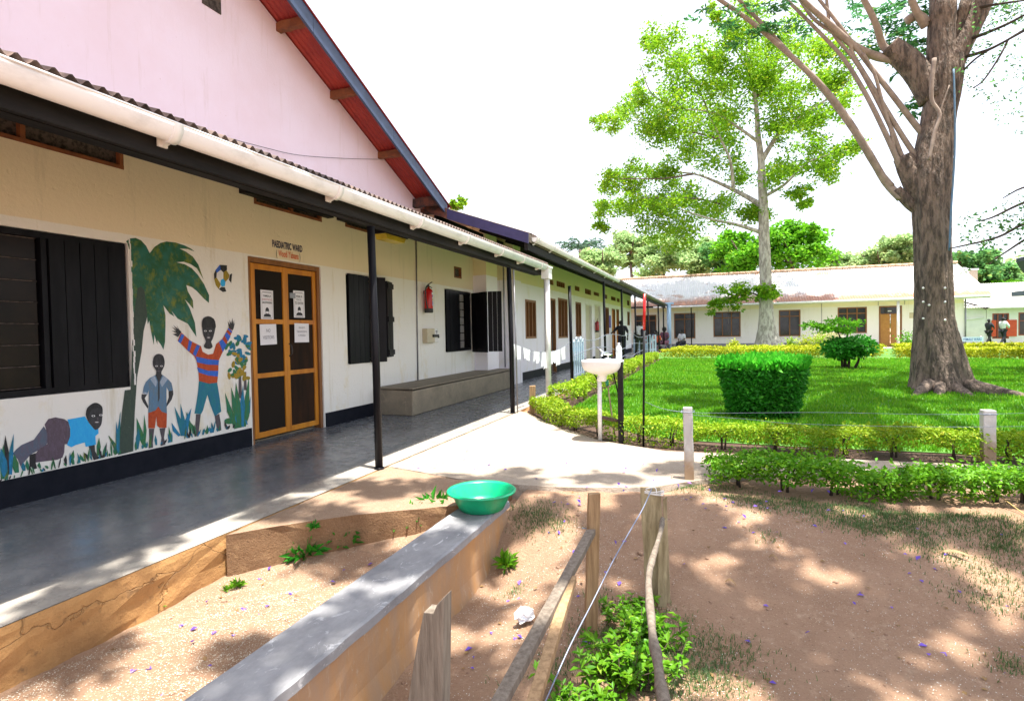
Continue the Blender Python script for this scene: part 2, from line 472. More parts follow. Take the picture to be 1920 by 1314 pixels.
def tinroof():
    k = NT('old_tin_roof')
    rust = k.ramp(k.noise(.9, 7, .75, (.7, .7, 1.4)), .56, .66)
    c = k.mix(k.ramp(k.noise(.7, 5, .7), .35, .65), (.68, .67, .66), (.58, .58, .59))
    c = k.mix(rust, c, (.36, .20, .115))
    sp = k.n('ShaderNodeSeparateXYZ'); k.l(k.tc.outputs['Object'], sp.inputs[0])
    low = k.n('ShaderNodeMath', operation='MULTIPLY_ADD'); k.l(k.noise(1.2, 6, .75), low.inputs[0]); low.inputs[1].default_value = 1.3; k.l(sp.outputs[2], low.inputs[2])
    c = k.mix(k.ramp(low.outputs[0], 4.35, 3.85), c, (.34, .15, .085))
    k.col(c); k.rough(.5); k.b.inputs['Metallic'].default_value = .15
    return k.m
M['tin'] = tinroof()

# ================================================================== SETTING
def sstep(a, b, x):
    t = min(max((x-a)/(b-a), 0), 1); return t*t*(3-2*t)
def gh(x, y):
    """height of the bare earth"""
    far = -.05
    if x > -1.55:
        k = sstep(0, 1, (-.75-x)/.75)
        z = -.30 - .11*k; z += (-.03-z)*sstep(2.75+.75*k, 4.5-.1*k, y - .12*min(max(x, -1), 3))
    else: z = -.30 + .17*sstep(2.7, 3.9, y)
    if y > 4.6: z = far
    b = .012*math.sin(x*3.1+y*1.7)+.009*math.sin(x*7.3-y*5.1)+.005*math.sin(x*17+y*9)*math.sin(y*21-x*6)+.004*math.sin(x*31-y*27)
    return z + (b if y < 5.5 and abs(x) < 12 else 0)
def nonuni(lo, hi, fa, fb, step):
    a = list(np.arange(fa, fb+1e-6, step))
    l = []; s = step; p = fa
    while p > lo: s *= 1.5; p -= s; l.append(p)
    r = []; s = step; p = fb
    while p < hi: s *= 1.5; p += s; r.append(p)
    return l[::-1] + a + r
gx_, gy_ = nonuni(-420, 420, -3.0, 6, .06), nonuni(-60, 500, -.2, 6, .06)
V = [(x, y, gh(x, y)) for y in gy_ for x in gx_]
nx = len(gx_)
Fq = [(j*nx+i, j*nx+i+1, (j+1)*nx+i+1, (j+1)*nx+i) for j in range(len(gy_)-1) for i in range(nx-1)]
g = npmesh('ground', V, Fq, M['dirt'], smooth=True); g['kind'] = 'structure'

m = MB(); m.mat(0).box(-5.45, -3.07, -6, 40.9, -.45, 0); m.add([(-3.07, -6, -.0005), (-3.05, -6, -.0005), (-3.05, 40.9, -.0005), (-3.07, 40.9, -.0005)], [(0, 1, 2, 3)])
m.mat(1)
N = 90                                                    # rough kerb face, 3 mm proud of the slab
for i in range(N):
    pass
ys = np.linspace(-6, 40.9, 260); zs = [-.45, -.34, -.26, -.18, -.10, -.04, -.004]
vs = []; 
for y in ys:
    for z in zs:
        vs.append((-3.049 + (random.uniform(-.006, .012) if z > -.4 and z < -.02 else 0), y, z))
nz_ = len(zs)
m.add(vs, [(i*nz_+j, (i+1)*nz_+j, (i+1)*nz_+j+1, i*nz_+j+1) for i in range(len(ys)-1) for j in range(nz_-1)])
struct('veranda_floor', m, [M['floor'], M['earthface']])

def slab(name, poly, z0, z1, mtop, mside, wob=.012, n=5):
    """flat slab with a ragged edge"""
    P = []
    for i in range(len(poly)):
        a = Vector((*poly[i], 0)); b = Vector((*poly[(i+1) % len(poly)], 0))
        k = max(1, int((b-a).length/.12))
        for j in range(k):
            q = a.lerp(b, j/k)
            P.append((q.x+random.uniform(-wob, wob), q.y+random.uniform(-wob, wob)))
    m = MB(); n_ = len(P)
    m.mat(0).add([(x, y, z1) for x, y in P], [tuple(range(n_))])
    m.mat(1)
    lev = [z1, z1-.05, (z0+z1)/2, z0]
    vs = []
    for li, z in enumerate(lev):
        for x, y in P:
            vs.append((x+(random.uniform(-.015, .015) if li else 0), y+(random.uniform(-.02, .0) if li else 0), z))
    m.add(vs, [(l*n_+i, (l+1)*n_+i, (l+1)*n_+(i+1) % n_, l*n_+(i+1) % n_) for l in range(3) for i in range(n_)])
    return struct(name, m, [mtop, mside])
slab('earth_ramp', [(-3.03, 2.70), (-2.8, 2.98), (-2.58, 3.19), (-2.2, 3.48), (-1.83, 3.72), (-1.66, 3.95), (-1.62, 4.36), (-1.75, 4.36), (-2.2, 4.40), (-2.55, 4.5), (-3.03, 4.62)], -.42, -.004, M['ramp'], M['bank'])
slab('path', [(-3.03, 4.635), (-2.55, 4.515), (-2.2, 4.415), (-1.75, 4.375), (-1.3, 4.395), (-.96, 4.46), (-.5, 4.62), (-.1, 4.98), (.3, 5.3), (.8, 5.46), (2.3, 5.52), (7, 5.9), (12, 6.4), (12, 7.0), (7, 6.45), (2.5, 6.22), (.8, 6.12), (-.5, 6.06), (-1.25, 6.42), (-2.0, 7.2), (-2.75, 8.25), (-3.03, 8.55)], -.3, -.002, M['path'], M['path'], wob=.006)
m = MB()
lawn_poly = [(-2.3, 9.2), (-1.6, 7.9), (-.9, 7.05), (-.3, 6.8), (.8, 6.75), (2.6, 6.8), (7, 7.2), (16, 8.2), (22, 24.5), (10, 25.2), (4, 26.2), (-2.2, 26.2)]
m.add([(x, y, -.02) for x, y in lawn_poly], [tuple(range(len(lawn_poly)))])
struct('lawn', m, M['lawn'])
m = MB(); m.add([(-3, 26.2, -.03), (30, 24.0, -.03), (30, 45.5, -.03), (-3, 45.5, -.03)], [(0, 1, 2, 3)]); struct('bounce_verge', m, M['lawn'])  # grass sheet added behind the hedges to cut red bounce on the back wall
m = MB(); m.box(-3, 14.4, 37.6, 41.0, -.1, -.003); struct('bounce_walk', m, M['path'])  # pale strip added to keep the lawn's green bounce off the back wall
m = MB()
soilp = [(-2.98, 8.75), (-2.7, 8.35), (-2.0, 7.25), (-1.25, 6.46), (-.5, 6.1), (.8, 6.16), (2.5, 6.26), (7, 6.5), (12, 7.1), (16, 8.1), (7, 7.15), (2.6, 6.78), (.8, 6.74), (-.3, 6.79), (-.9, 7.03), (-1.6, 7.88), (-2.28, 9.2), (-2.28, 26), (-2.98, 26)]
m.add([(x, y, -.028) for x, y in soilp], [tuple(range(len(soilp)))])
struct('garden_bed', m, M['soil'])
m = MB()
m.add([(x, y, -.012) for x, y in [(5, 25.5), (10, 25.0), (24, 24.3), (24, 25.2), (10, 25.9), (5, 26.3)]], [(0, 1, 2, 3, 4, 5)])
struct('far_path', m, M['path'])

# ================================================================== BUILDING HELPERS
def wall_x(mb, X, T, y0, y1, z0, z1, holes):
    """wall whose outer face is at X (facing +X), thickness T, with rectangular holes (ya,yb,za,zb)"""
    ys = sorted({y0, y1, *[h[0] for h in holes], *[h[1] for h in holes]}); zs = sorted({z0, z1, *[h[2] for h in holes], *[h[3] for h in holes]})
    ys = [y for y in ys if y0 <= y <= y1]; zs = [z for z in zs if z0 <= z <= z1]
    def hole(y, z): return any(h[0] < y < h[1] and h[2] < z < h[3] for h in holes)
    for a, b in zip(ys, ys[1:]):
        for c, d in zip(zs, zs[1:]):
            if hole((a+b)/2, (c+d)/2): continue
            mb.add([(X, a, c), (X, b, c), (X, b, d), (X, a, d)], [(0, 1, 2, 3)])
            mb.add([(X-T, a, c), (X-T, b, c), (X-T, b, d), (X-T, a, d)], [(3, 2, 1, 0)])
    for a, b, c, d in holes + [(y0, y1, z0, z1)]:
        mb.add([(X, a, c), (X, b, c), (X, b, d), (X, a, d), (X-T, a, c), (X-T, b, c), (X-T, b, d), (X-T, a, d)],
               [(0, 1, 5, 4), (1, 2, 6, 5), (2, 3, 7, 6), (3, 0, 4, 7)])
def wall_y(mb, Y, T, x0, x1, z0, z1, holes):
    t = MB(); wall_x(t, 0, T, x0, x1, z0, z1, holes)
    # map (X,y,z) -> (x=y, y=Y - X)
    mb.add([(p[1], Y - p[0], p[2]) for p in t.v], t.f)
def corrugate(mb, u0, u1, du, fn, ts, amp=.011, th=.004):
    """corrugated sheet: waves along u, straight along t; fn(u,t,h)->xyz"""
    n = int((u1-u0)/du*6)+1
    us = np.linspace(u0, u1, n)
    vs = []
    for u in us:
        h = amp*math.sin(2*math.pi*u/du)
        for t in ts: vs.append(fn(u, t, h))
    k = len(ts)
    old = mb.smooth; mb.smooth = True
    mb.add(vs, [(i*k+j, (i+1)*k+j, (i+1)*k+j+1, i*k+j+1) for i in range(n-1) for j in range(k-1)])
    mb.smooth = old
def gutter_mesh(mb, y0, y1, xo, zt, r=.068, z_drop=0.0):
    """half-round gutter running along Y, outer lip at xo, top at zt"""
    segs = 14; pts_o = []; 
    prof = []
    for k in range(segs+1):
        a = math.pi*k/segs
        prof.append((xo - r + r*math.cos(a), zt - r*1.45*math.sin(a)))
    inner = []
    for k in range(segs, -1, -1):
        a = math.pi*k/segs
        inner.append((xo - r + (r-.004)*math.cos(a), zt - (r-.004)*1.45*math.sin(a)))
    P = prof + inner
    n = len(P)
    vs = [(x, y0, z) for x, z in P] + [(x, y1, z - z_drop) for x, z in P]
    old = mb.smooth; mb.smooth = True
    mb.add(vs, [(i, n+i, n+(i+1) % n, (i+1) % n) for i in range(n)])
    mb.smooth = old
    for y, dz in ((y0, 0), (y1, z_drop)):
        mb.add([(x, y, z-dz) for x, z in prof], [tuple(range(len(prof)))])
    # lip bead
    mb.tube([(xo, y0, zt), (xo, y1, zt - z_drop)], .008, 6)
def gutter_bracket(mb, y, xo, zt, r=.068):
    segs = 12; wdt = .03
    def ring(rr, dy):
        return [(xo - r + rr*math.cos(math.pi*k/segs), y+dy, zt - rr*1.45*math.sin(math.pi*k/segs)) for k in range(segs+1)]
    o1 = ring(r+.008, -wdt); o2 = ring(r+.008, wdt)
    n = segs+1
    old = mb.smooth; mb.smooth = True
    mb.add(o1+o2, [(i, n+i, n+i+1, i+1) for i in range(segs)])
    mb.smooth = old
    i1 = ring(r-.002, -wdt); i2 = ring(r-.002, wdt)
    mb.add(o1+i1, [(i, i+1, n+i+1, n+i) for i in range(segs)])
    mb.add(o2+i2, [(i, n+i, n+i+1, i+1) for i in range(segs)])
    mb.box(xo-2*r-.012, xo-2*r+.002, y-.03, y+.03, zt-.118, zt+.0)
    mb.prism([(xo-2*r, zt-.118), (xo-2*r, zt-.06), (xo-1.3*r, zt-.105)], 1, y-.012, y+.012)

# ================================================================== WARD BUILDING (mural, gable)
WX = -5.2
ward = thing('ward_building', 'long cream ward with pink gable, black shutters and a painted mural beside its screen door', 'building', (WX, 4.0, 0))
holes = [(1.62, 3.655, .845, 2.20), (5.08, 6.37, -1, 2.265), (6.93, 7.98, .86, 2.225), (10.15, 11.48, .91, 2.225), (10.62, 10.98, 2.49, 2.73),
         (2.0, 3.64, 2.885, 3.13), (5.2, 6.42, 2.90, 3.10), (6.95, 7.6, 2.93, 3.10)]
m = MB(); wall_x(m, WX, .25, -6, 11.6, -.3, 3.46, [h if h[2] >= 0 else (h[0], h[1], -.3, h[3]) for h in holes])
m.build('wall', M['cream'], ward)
m = MB(); m.box(WX+.002, WX+.016, -6, 5.055, 0.0, .215); m.box(WX+.002, WX+.016, 6.39, 7.62, 0.0, .20)
m.build('skirting', M['skirt'], ward)
RK = lambda y: 5.42 - .437*(abs(y-.3) + .3 - 5.39) if True else 0     # soffit line of the gable roof
m = MB(); m.prism([(-8.9, 3.465), (9.35, 3.465), (9.35, RK(9.35)-.01), (.3, RK(.3)-.01), (-8.75, RK(9.35)-.01), (-8.9, 3.6)], 0, WX-.25, WX)
m.build('gable_wall', M['pink'], ward)
m = MB()
m.box(WX-.01, WX+.012, 4.56, 4.80, 4.93, 5.12)
m.build('gable_vent', M['rustmesh'], ward)
m = MB()
corrugate(m, -13, -4.64, .076, lambda u, t, h: (u, t, RK(t)+.018+h), [.3, 4.8, 9.45])
corrugate(m, -13, -4.64, .076, lambda u, t, h: (u, t, RK(t)+.018+h), [-8.85, -4.3, .3])
m.tube([(-13, .3, RK(.3)+.04), (-4.62, .3, RK(.3)+.04)], .09, 8)
m.build('roof', M['redroof'], ward)
m = MB()
for s0, s1 in ((9.30, .3), (-8.7, .3)):
    n = 5
    for k in range(n):
        a = s0+(s1-s0)*k/n; b = s0+(s1-s0)*(k+1)/n - (.006 if s1 > s0 else -.006)
        m.add([(x, y, RK(y)+dz) for x in (-4.70, -4.665) for y in (a, b) for dz in (-.21, .0)], [(0, 1, 3, 2), (4, 6, 7, 5), (0, 4, 5, 1), (2, 3, 7, 6), (1, 5, 7, 3), (0, 2, 6, 4)])
m.build('bargeboard', M['blueboard'], ward)
for q in ((522, 60), (622, 183), (711, 300)):
    y = PX(*q, WX)[1]
    for yy in (y,):
        m = MB(); z = RK(yy)-.062
        m.bar((WX-.01, yy, z), (-4.702, yy, z), .085, .10, wob=.006); m.build('purlin', M['purlin'], ward)
m = MB(); m.bar((WX-.01, 9.0, RK(9.0)-.13), (-4.70, 9.02, RK(9.0)-.13), .09, .16, wob=.012)
m.bar((WX-.01, 9.28, RK(9.28)-.10), (-4.72, 9.3, RK(9.28)-.16), .07, .09, wob=.01)
m.build('wall_plate', M['rotten'], ward)
# veranda roof
VR = lambda x: 2.578 + (-(x) - 2.97)*.315
m = MB()
corrugate(m, -3.2, 10.15, .076, lambda u, t, h: (t, u, VR(t)+h+.012), [-2.975, -4.0, WX-.02], amp=.017)
vr = m.build('veranda_roof', M['rustroof'], ward)
m = MB(); m.box(-3.125, -3.085, -3.2, 10.1, 2.375, 2.535)
m.build('fascia_board', M['blackwood'], ward)
m = MB(); m.box(-3.25, -3.15, -3.2, 10.1, 2.378, 2.455); m.build('eave_beam', M['blackwood'], ward)
for y in np.arange(-2.4, 10.1, 1.23):
    m = MB(); m.bar((-3.13, y, VR(-3.13)-.065), (WX+.01, y, VR(WX)-.065), .05, .10); m.build('rafter', M['blackwood'], ward)
m = MB()
for x in (-3.75, -4.45):
    m.bar((x, -3.1, VR(x)-.03), (x, 10.1, VR(x)-.03), .06, .045)
m.build('batten', M['blackwood'], ward)
for a, b, z0, z1 in ((3.82, 5.0, 3.075, 3.19), (4.98, 6.55, 2.975, 3.09), (6.75, 7.9, 2.99, 3.10), (-3, 2.0, 3.13, 3.25)):
    m = MB(); m.box(WX+.002, WX+.11, a, b, z0, z1); m.build('wall_beam', M['blackwood'], ward)
# roof-space vents with rusty mesh
for a, b, z0, z1, mids in ((2.0, 3.64, 2.885, 3.13, (2.82,)), (5.2, 6.42, 2.90, 3.10, (5.82,)), (6.95, 7.6, 2.93, 3.10, ()), (10.62, 10.98, 2.49, 2.73, ())):
    fr = MB(); t = .035
    fr.box(WX-.06, WX+.008, a, b, z0, z0+t); fr.box(WX-.06, WX+.008, a, b, z1-t, z1)
    for y in (a, b-t, *mids): fr.box(WX-.06, WX+.006, y, y+t, z0+t, z1-t)
    f = fr.build('vent_frame', M['purlin'], ward)
    mm = MB(); mm.box(WX-.05, WX-.045, a+t, b-t, z0+t, z1-t); mm.build('vent_mesh', M['rustmesh'], f)
# gutter
GX, GZ = -2.93, 2.545
m = MB(); gutter_mesh(m, -3.2, 10.0, GX, GZ, .066); gt = m.build('gutter', M['pvc'], ward)
for y in [PX(*q, GX)[1] for q in ((335, 238), (640, 352), (793, 412), (880, 446), (945, 472), (985, 489), (1018, 502))] + [.9, -.6]:
    m = MB(); gutter_bracket(m, y, GX, GZ, .066); m.build('gutter_bracket', M['white'], gt)
m = MB()
m.sh(True)
m.smooth = False
m.box(GX-.135, GX+.012, 9.98, 10.2, 2.30, 2.52); m.box(GX-.15, GX+.028, 9.965, 10.215, 2.50, 2.535)
m.build('gutter_outlet', M['white'], ward)
m = MB(); m.tube([(GX-.06, 10.09, 2.31), (GX-.06, 10.09, -.05)], .055, 18); m.build('downpipe', M['pvc'], ward)
for y, zb in ((.75, 0), (4.5, 0), (8.26, 0)):
    m = MB(); m.tube([(-3.075, y, 2.33), (-3.06, y+.01, 1.2), (-3.06, y+.02, -.0)], .037, 14)
    m.tube([(-3.06, y+.02, .012), (-3.06, y+.02, 0)], .05, 14)
    m.build('veranda_post', M['black'], ward)
m = MB(); m.tube([(-3.01, 8.30, 2.3), (-3.0, 8.32, 1.2), (-2.995, 8.33, 0)], .012, 8); m.build('cable_conduit', M['metal'], ward)
m = MB(); m.tube([(WX+.014, 9.03, 3.3), (WX+.014, 8.98, .43)], .014, 8); m.build('cable_conduit', M['metal'], ward)
m = MB(); p = smooth_path([tuple(PX(*q_, WX+.03)) for q_ in ((425, 258), (500, 278), (560, 291), (640, 297), (712, 299))], 8)
m.tube(p, .0035, 5); m.build('cable', M['rubber'], ward)

# --- window with folded shutter at the left
def shutter(parent, pts, th, name='shutter', batten=True, z0=0, z1=1, nb=5, side=1, mat_='black'):
    """boarded shutter between plan points a,b"""
    (ax, ay), (bx, by) = pts
    m = MB(); d = Vector((bx-ax, by-ay, 0)); L = d.length; d.normalize(); nrm = Vector((d.y, -d.x, 0))*side
    for i in range(nb):
        a = Vector((ax, ay, 0)) + d*(L*i/nb+.003); b = Vector((ax, ay, 0)) + d*(L*(i+1)/nb-.003)
        c = (a+b)/2; off = nrm*random.uniform(-.002, .002)
        m.bar(c+off+Vector((0, 0, z0)), c+off+Vector((0, 0, z1)), (b-a).length, th, up=nrm)
    o = m.build(name, M[mat_], parent)
    if batten:
        for f in (.06, .5, .94):
            z = z0+(z1-z0)*f
            a = Vector((ax, ay, z)) + nrm*(th*.5+.012); b = Vector((bx, by, z)) + nrm*(th*.5+.012)
            bm_ = MB(); bm_.bar(a, b, .022, .085); bm_.build('batten', M[mat_], o)
    return o
def win_frame(parent, y0, y1, z0, z1, mat_, t=.05, x0=WX-.16, x1=WX-.03, bars_y=(), bars_z=(), name='window'):
    m = MB(); m.box(x0, x1, y0, y1, z0, z0+t); m.box(x0, x1, y0, y1, z1-t, z1)
    m.box(x0, x1, y0, y0+t, z0+t, z1-t); m.box(x0, x1, y1-t, y1, z0+t, z1-t)
    for y in bars_y: m.box(x0, x1-.01, y-t*.4, y+t*.4, z0+t, z1-t)
    for z in bars_z: m.box(x0+.01, x1-.016, y0+t, y1-t, z-t*.3, z+t*.3)
    return m.build(name, M[mat_], parent)
wn = win_frame(ward, 1.63, 3.64, .85, 2.195, 'black', x1=WX-.02, bars_y=(2.97,))
m = MB()
for k in range(7):
    z = .92+k*.175
    m.box(WX-.075, WX-.069, 1.69, 2.93, z, z+.168)
m.build('louvre_glass', M['glass'], wn)
m = MB(); m.box(WX-.2, WX-.18, 1.65, 3.62, .86, 2.19); m.build('dark_room_panel', M['blackwood'], wn)  # black sheet added behind the louvres, standing in for the unlit room
m = MB()
for k in range(8):
    z = .912+k*.175; m.box(WX-.066, WX-.056, 1.69, 2.93, z-.004, z+.004)
m.build('louvre_bars', M['rustmesh'], wn)
shutter(wn, ((WX-.03, 3.0), (WX-.03, 3.60)), .03, z0=.9, z1=2.15, nb=5, batten=False, side=1)
m = MB()
for i in range(26):
    y = 3.665+random.uniform(-.004, .008); z = .86+i*.0535
    m.box(WX-.01, WX+.005, y, y+.010+random.uniform(0, .008), z, z+.056)
m.build('plaster_edge', M['white_wall'], ward)
# --- middle window: closed shutter and a half-open leaf
wn = win_frame(ward, 6.94, 7.97, .87, 2.215, 'black', x1=WX-.02)
m = MB(); m.box(WX-.15, WX-.13, 6.99, 7.92, .92, 2.17); m.build('pane', M['glass'], wn)
shutter(wn, ((WX+.015, 6.96), (WX+.015, 7.46)), .03, z0=.86, z1=2.23, nb=4, batten=False)
shutter(wn, ((WX+.03, 7.48), (WX+.19, 7.70)), .03, z0=.86, z1=2.22, nb=2, batten=False)
shutter(wn, ((WX+.19, 7.72), (WX+.10, 8.02)), .03, z0=.93, z1=2.17, nb=3, batten=True, side=1)
# --- right window: louvres with open bifold shutter
wn = win_frame(ward, 10.16, 11.47, .92, 2.215, 'black', x1=WX-.02, bars_y=(11.0,))
m = MB(); m.box(WX-.15, WX-.13, 10.22, 11.42, .97, 2.17); m.build('pane', M['glass'], wn)
shutter(wn, ((WX+.01, 10.18), (WX+.01, 10.82)), .03, z0=.92, z1=2.21, nb=4, batten=False)
m = MB()
for k in range(7): m.box(WX-.05, WX-.02, 10.84, 11.1, .98+k*.17, .98+k*.17+.15)
m.build('louvre_glass', pm('pale_louvre_glass', (.30, .29, .28), (.22, .2, .19), 4, .2, 0), wn)
shutter(wn, ((WX+.03, 11.44), (WX+.53, 11.12)), .03, z0=.87, z1=2.2, nb=4, batten=False)
shutter(wn, ((WX+.555, 11.12), (WX+.85, 11.20)), .03, z0=.89, z1=2.2, nb=3, batten=False)

# --- screen door
dfr = MB(); 
dfr.box(WX-.14, WX-.02, 5.085, 5.13, 0, 2.26); dfr.box(WX-.14, WX-.02, 6.315, 6.365, 0, 2.26); dfr.box(WX-.14, WX-.02, 5.13, 6.315, 2.20, 2.26)
door = dfr.build('door_frame', M['framewood'], ward)
m = MB(); m.box(WX-.2, WX-.13, 5.13, 6.32, 0, .02); m.build('threshold', M['bench'], door)
m = MB(); m.box(WX-.215, WX-.20, 5.085, 6.365, .02, 2.26); m.build('inner_door', pm('brown_inner_door', (.07, .035, .018), (.04, .02, .012), 4, .6, .1, stretch=(1, 1, .2)), door)
def leaf(y0, y1, xin, bottom):
    t = .062; X0, X1 = xin-.04, xin
    m = MB()
    m.box(X0, X1, y0, y0+t, bottom, 2.19); m.box(X0, X1, y1-t, y1, bottom, 2.19)
    rails = ((bottom, bottom+.07), (.79, .85), (1.455, 1.515), (2.12, 2.19))
    for a, b in rails: m.box(X0, X1-.003, y0+t, y1-t, a, b)
    o = m.build('door_leaf', M['doorwood'], ward, bevel=.004)
    for k, ((_, a), (b, _2)) in enumerate(zip(rails, rails[1:])):
        q = MB(); q.box(X0+.016, X0+.022, y0+t, y1-t, a, b); q.build('mesh_panel', M['mesh'] if y0 < 5.5 or k == 2 else M['meshbrown'], o)
    return o
l1 = leaf(5.135, 5.715, WX-.015, .06); l2 = leaf(5.72, 6.31, WX-.045, .05)
m = MB(); m.tube(smooth_path([(WX-.01, 5.73, 1.2), (WX+.025, 5.735, 1.17), (WX+.03, 5.735, 1.08), (WX-.01, 5.73, 1.04)], 5), .009, 6); m.build('handle', M['rubber'], l2)
m = MB(); m.box(WX-.05, WX-.035, 5.80, 5.90, 1.80, 1.87); m.build('number_plate', M['metal'], l2)

# --- painted name above the door
text('painted_name', 'PAEDIATRIC WARD', (WX+.004, 5.475, 2.420), .092, M['navy'], ward, 'x', .535, .03)
text('painted_subtitle', "Woodi Y'abaana", (WX+.004, 5.575, 2.315), .088, M['orange_letter'], ward, 'x', .36, .008)
text('painted_bracket', '(', (WX+.004, 5.535, 2.285), .115, M['ink'], ward, 'x', .018)
text('painted_bracket', ')', (WX+.004, 5.95, 2.285), .115, M['ink'], ward, 'x', .018)

# ================================================================== MURAL (flat paint on the wall)
def pmat(name, c, c2=None):
    """hand-brushed wall paint: streaks, thin patches, plaster grain"""
    k = NT(name); c2 = c2 or tuple(v*.6 for v in c)
    x = k.mix(k.ramp(k.noise(14, 6, .75, (1, 2.5, .8), dist=.6), .4, .62), c, c2)
    x = k.mix(k.ramp(k.noise(60, 3, .7, (1, 3, .7)), .6, .75), x, tuple(min(v*1.55+.025, .85) for v in c))
    x = k.mix(k.ramp(k.noise(34, 5, .8), .68, .73), x, (.55, .53, .48))
    k.col(x); k.rough(.7); k.bump(k.noise(24, 6, .7), .45, .012); return k.m
PA = {'palm': None}
def paint_palm():
    k = NT('mural_palm_green')
    c = k.mix(k.ramp(k.noise(5, 6, .7), .42, .6), (.008, .085, .025), (.012, .13, .095))
    c = k.mix(k.ramp(k.noise(7, 6, .75, (1, 1.2, .8)), .5, .66), c, (.17, .20, .012))
    k.col(c); k.rough(.55); k.bump(k.noise(50, 4), .2, .004); return k.m
P_palm = paint_palm()
P_trunk = pmat('mural_trunk', (.045, .072, .052), (.035, .058, .045))
P_skin = pmat('mural_dark_skin', (.022, .022, .024), (.05, .05, .055))
P_leg = pmat('mural_leg', (.10, .085, .095), (.065, .055, .065))
P_orange = pmat('mural_orange', (.50, .075, .012), (.36, .04, .008))
P_blue = pmat('mural_blue', (.03, .14, .62), (.03, .1, .45))
P_teal = pmat('mural_teal', (.012, .15, .26), (.014, .19, .22))
P_greyblue = pmat('mural_grey_blue', (.09, .20, .33), (.13, .19, .24))
P_pale = pmat('mural_pale_blue', (.35, .42, .52), (.28, .34, .42))
P_cyan = pmat('mural_cyan', (.02, .36, .78), (.03, .42, .8))
P_mauve = pmat('mural_mauve', (.12, .085, .12), (.085, .06, .075))
P_leafg = pmat('mural_leaf', (.012, .17, .10), (.05, .16, .03))
P_leafb = pmat('mural_leaf_blue', (.012, .20, .42), (.01, .15, .2))
P_yell = pmat('mural_ochre', (.38, .24, .012), (.25, .2, .02))
P_white = pmat('mural_white', (.8, .8, .78), (.7, .7, .7))
P_black = pmat('mural_black', (.012, .012, .014), (.03, .03, .03))
S1 = 5.257; S2 = 5.972
cA = lambda p: (200+p[0]/S1, 430+p[1]/S1)
cB = lambda p: (200+p[0]/S1, 640+p[1]/S1)
cC = lambda p: (p[0]/S2, 700+p[1]/S2)
class Paint:
    def __init__(s): s.mb = MB(); s.mats = []
    def add(s, pts, m, layer, cv=None, smooth=0):
        if cv: pts = [cv(p) for p in pts]
        if smooth: pts = [tuple(q) for q in smooth_path(list(pts)+[pts[0]], smooth)[:-1]]
        if m not in s.mats: s.mats.append(m)
        s.mb.cur = s.mats.index(m)
        q = [PX(x, y, WX + .0016 + layer*.0009) for x, y in pts]
        tr = tessellate_polygon([[Vector((p[1], p[2], 0)) for p in q]])
        def up(t):
            a, b, c = (q[i] for i in t); return (b[1]-a[1])*(c[2]-a[2])-(b[2]-a[2])*(c[1]-a[1]) > 0
        s.mb.add(q, [tuple(t) if up(t) else tuple(t)[::-1] for t in tr])
    def ell(s, c, rx, ry, m, layer, cv=None, n=12, rot=0):
        s.add([(c[0]+rx*math.cos(t)*math.cos(rot)-ry*math.sin(t)*math.sin(rot), c[1]+rx*math.cos(t)*math.sin(rot)+ry*math.sin(t)*math.cos(rot)) for t in [2*math.pi*i/n for i in range(n)]], m, layer, cv)
    def blade(s, base, tip, wd, m, layer, cv=None, bend=0):
        bx, by = base; tx, ty = tip; L = math.hypot(tx-bx, ty-by); nx_, ny_ = (ty-by)/L, -(tx-bx)/L
        mid = ((bx+tx)/2+nx_*bend, (by+ty)/2+ny_*bend)
        s.add([(bx-nx_*wd*.6, by-ny_*wd*.6), (mid[0]-nx_*wd, mid[1]-ny_*wd), (tx, ty), (mid[0]+nx_*wd, mid[1]+ny_*wd), (bx+nx_*wd*.6, by+ny_*wd*.6)], m, layer, cv, smooth=0)
    def build(s, name, par): 
        o = s.mb.build(name, s.mats, par, fix=False); return o
mural = None
p = Paint()
p.add([(100, 796), (468, 702), (468, 795), (100, 880)], P_white, -1) if False else None
# palm
p.add([(190,120),(230,90),(285,85),(340,110),(390,165),(425,235),(470,175),(530,135),(590,120),(680,130),(770,160),(830,190),(868,220),(800,195),(720,190),(780,220),(850,270),(905,350),(955,495),(890,385),(830,345),(760,320),(690,325),(770,345),(840,385),(900,450),(960,540),(1010,650),(1008,725),(960,685),(890,610),(840,570),(785,550),(800,610),(850,700),(855,785),(810,730),(770,690),(820,780),(870,920),(885,1060),(835,985),(800,930),(750,905),(700,880),(640,805),(668,860),(620,830),(560,750),(580,850),(580,960),(575,1110),(560,1185),(530,1130),(500,1090),(500,1135),(470,1040),(465,1140),(440,1020),(420,900),(405,935),(398,850),(330,900),(262,880),(250,700),(243,500),(238,260),(205,135)], P_palm, 1, cA)
p.add([(305,580),(340,560),(372,600),(402,850),(365,1000),(345,1200),(300,1460),(278,1800),(262,2185),(112,2222),(150,1800),(178,1585),(236,1578),(250,1200),(262,900)], P_trunk, 2, cA)
mural = p.build('mural', ward)
mural['label'] = 'painted palm tree of a bright wall mural'
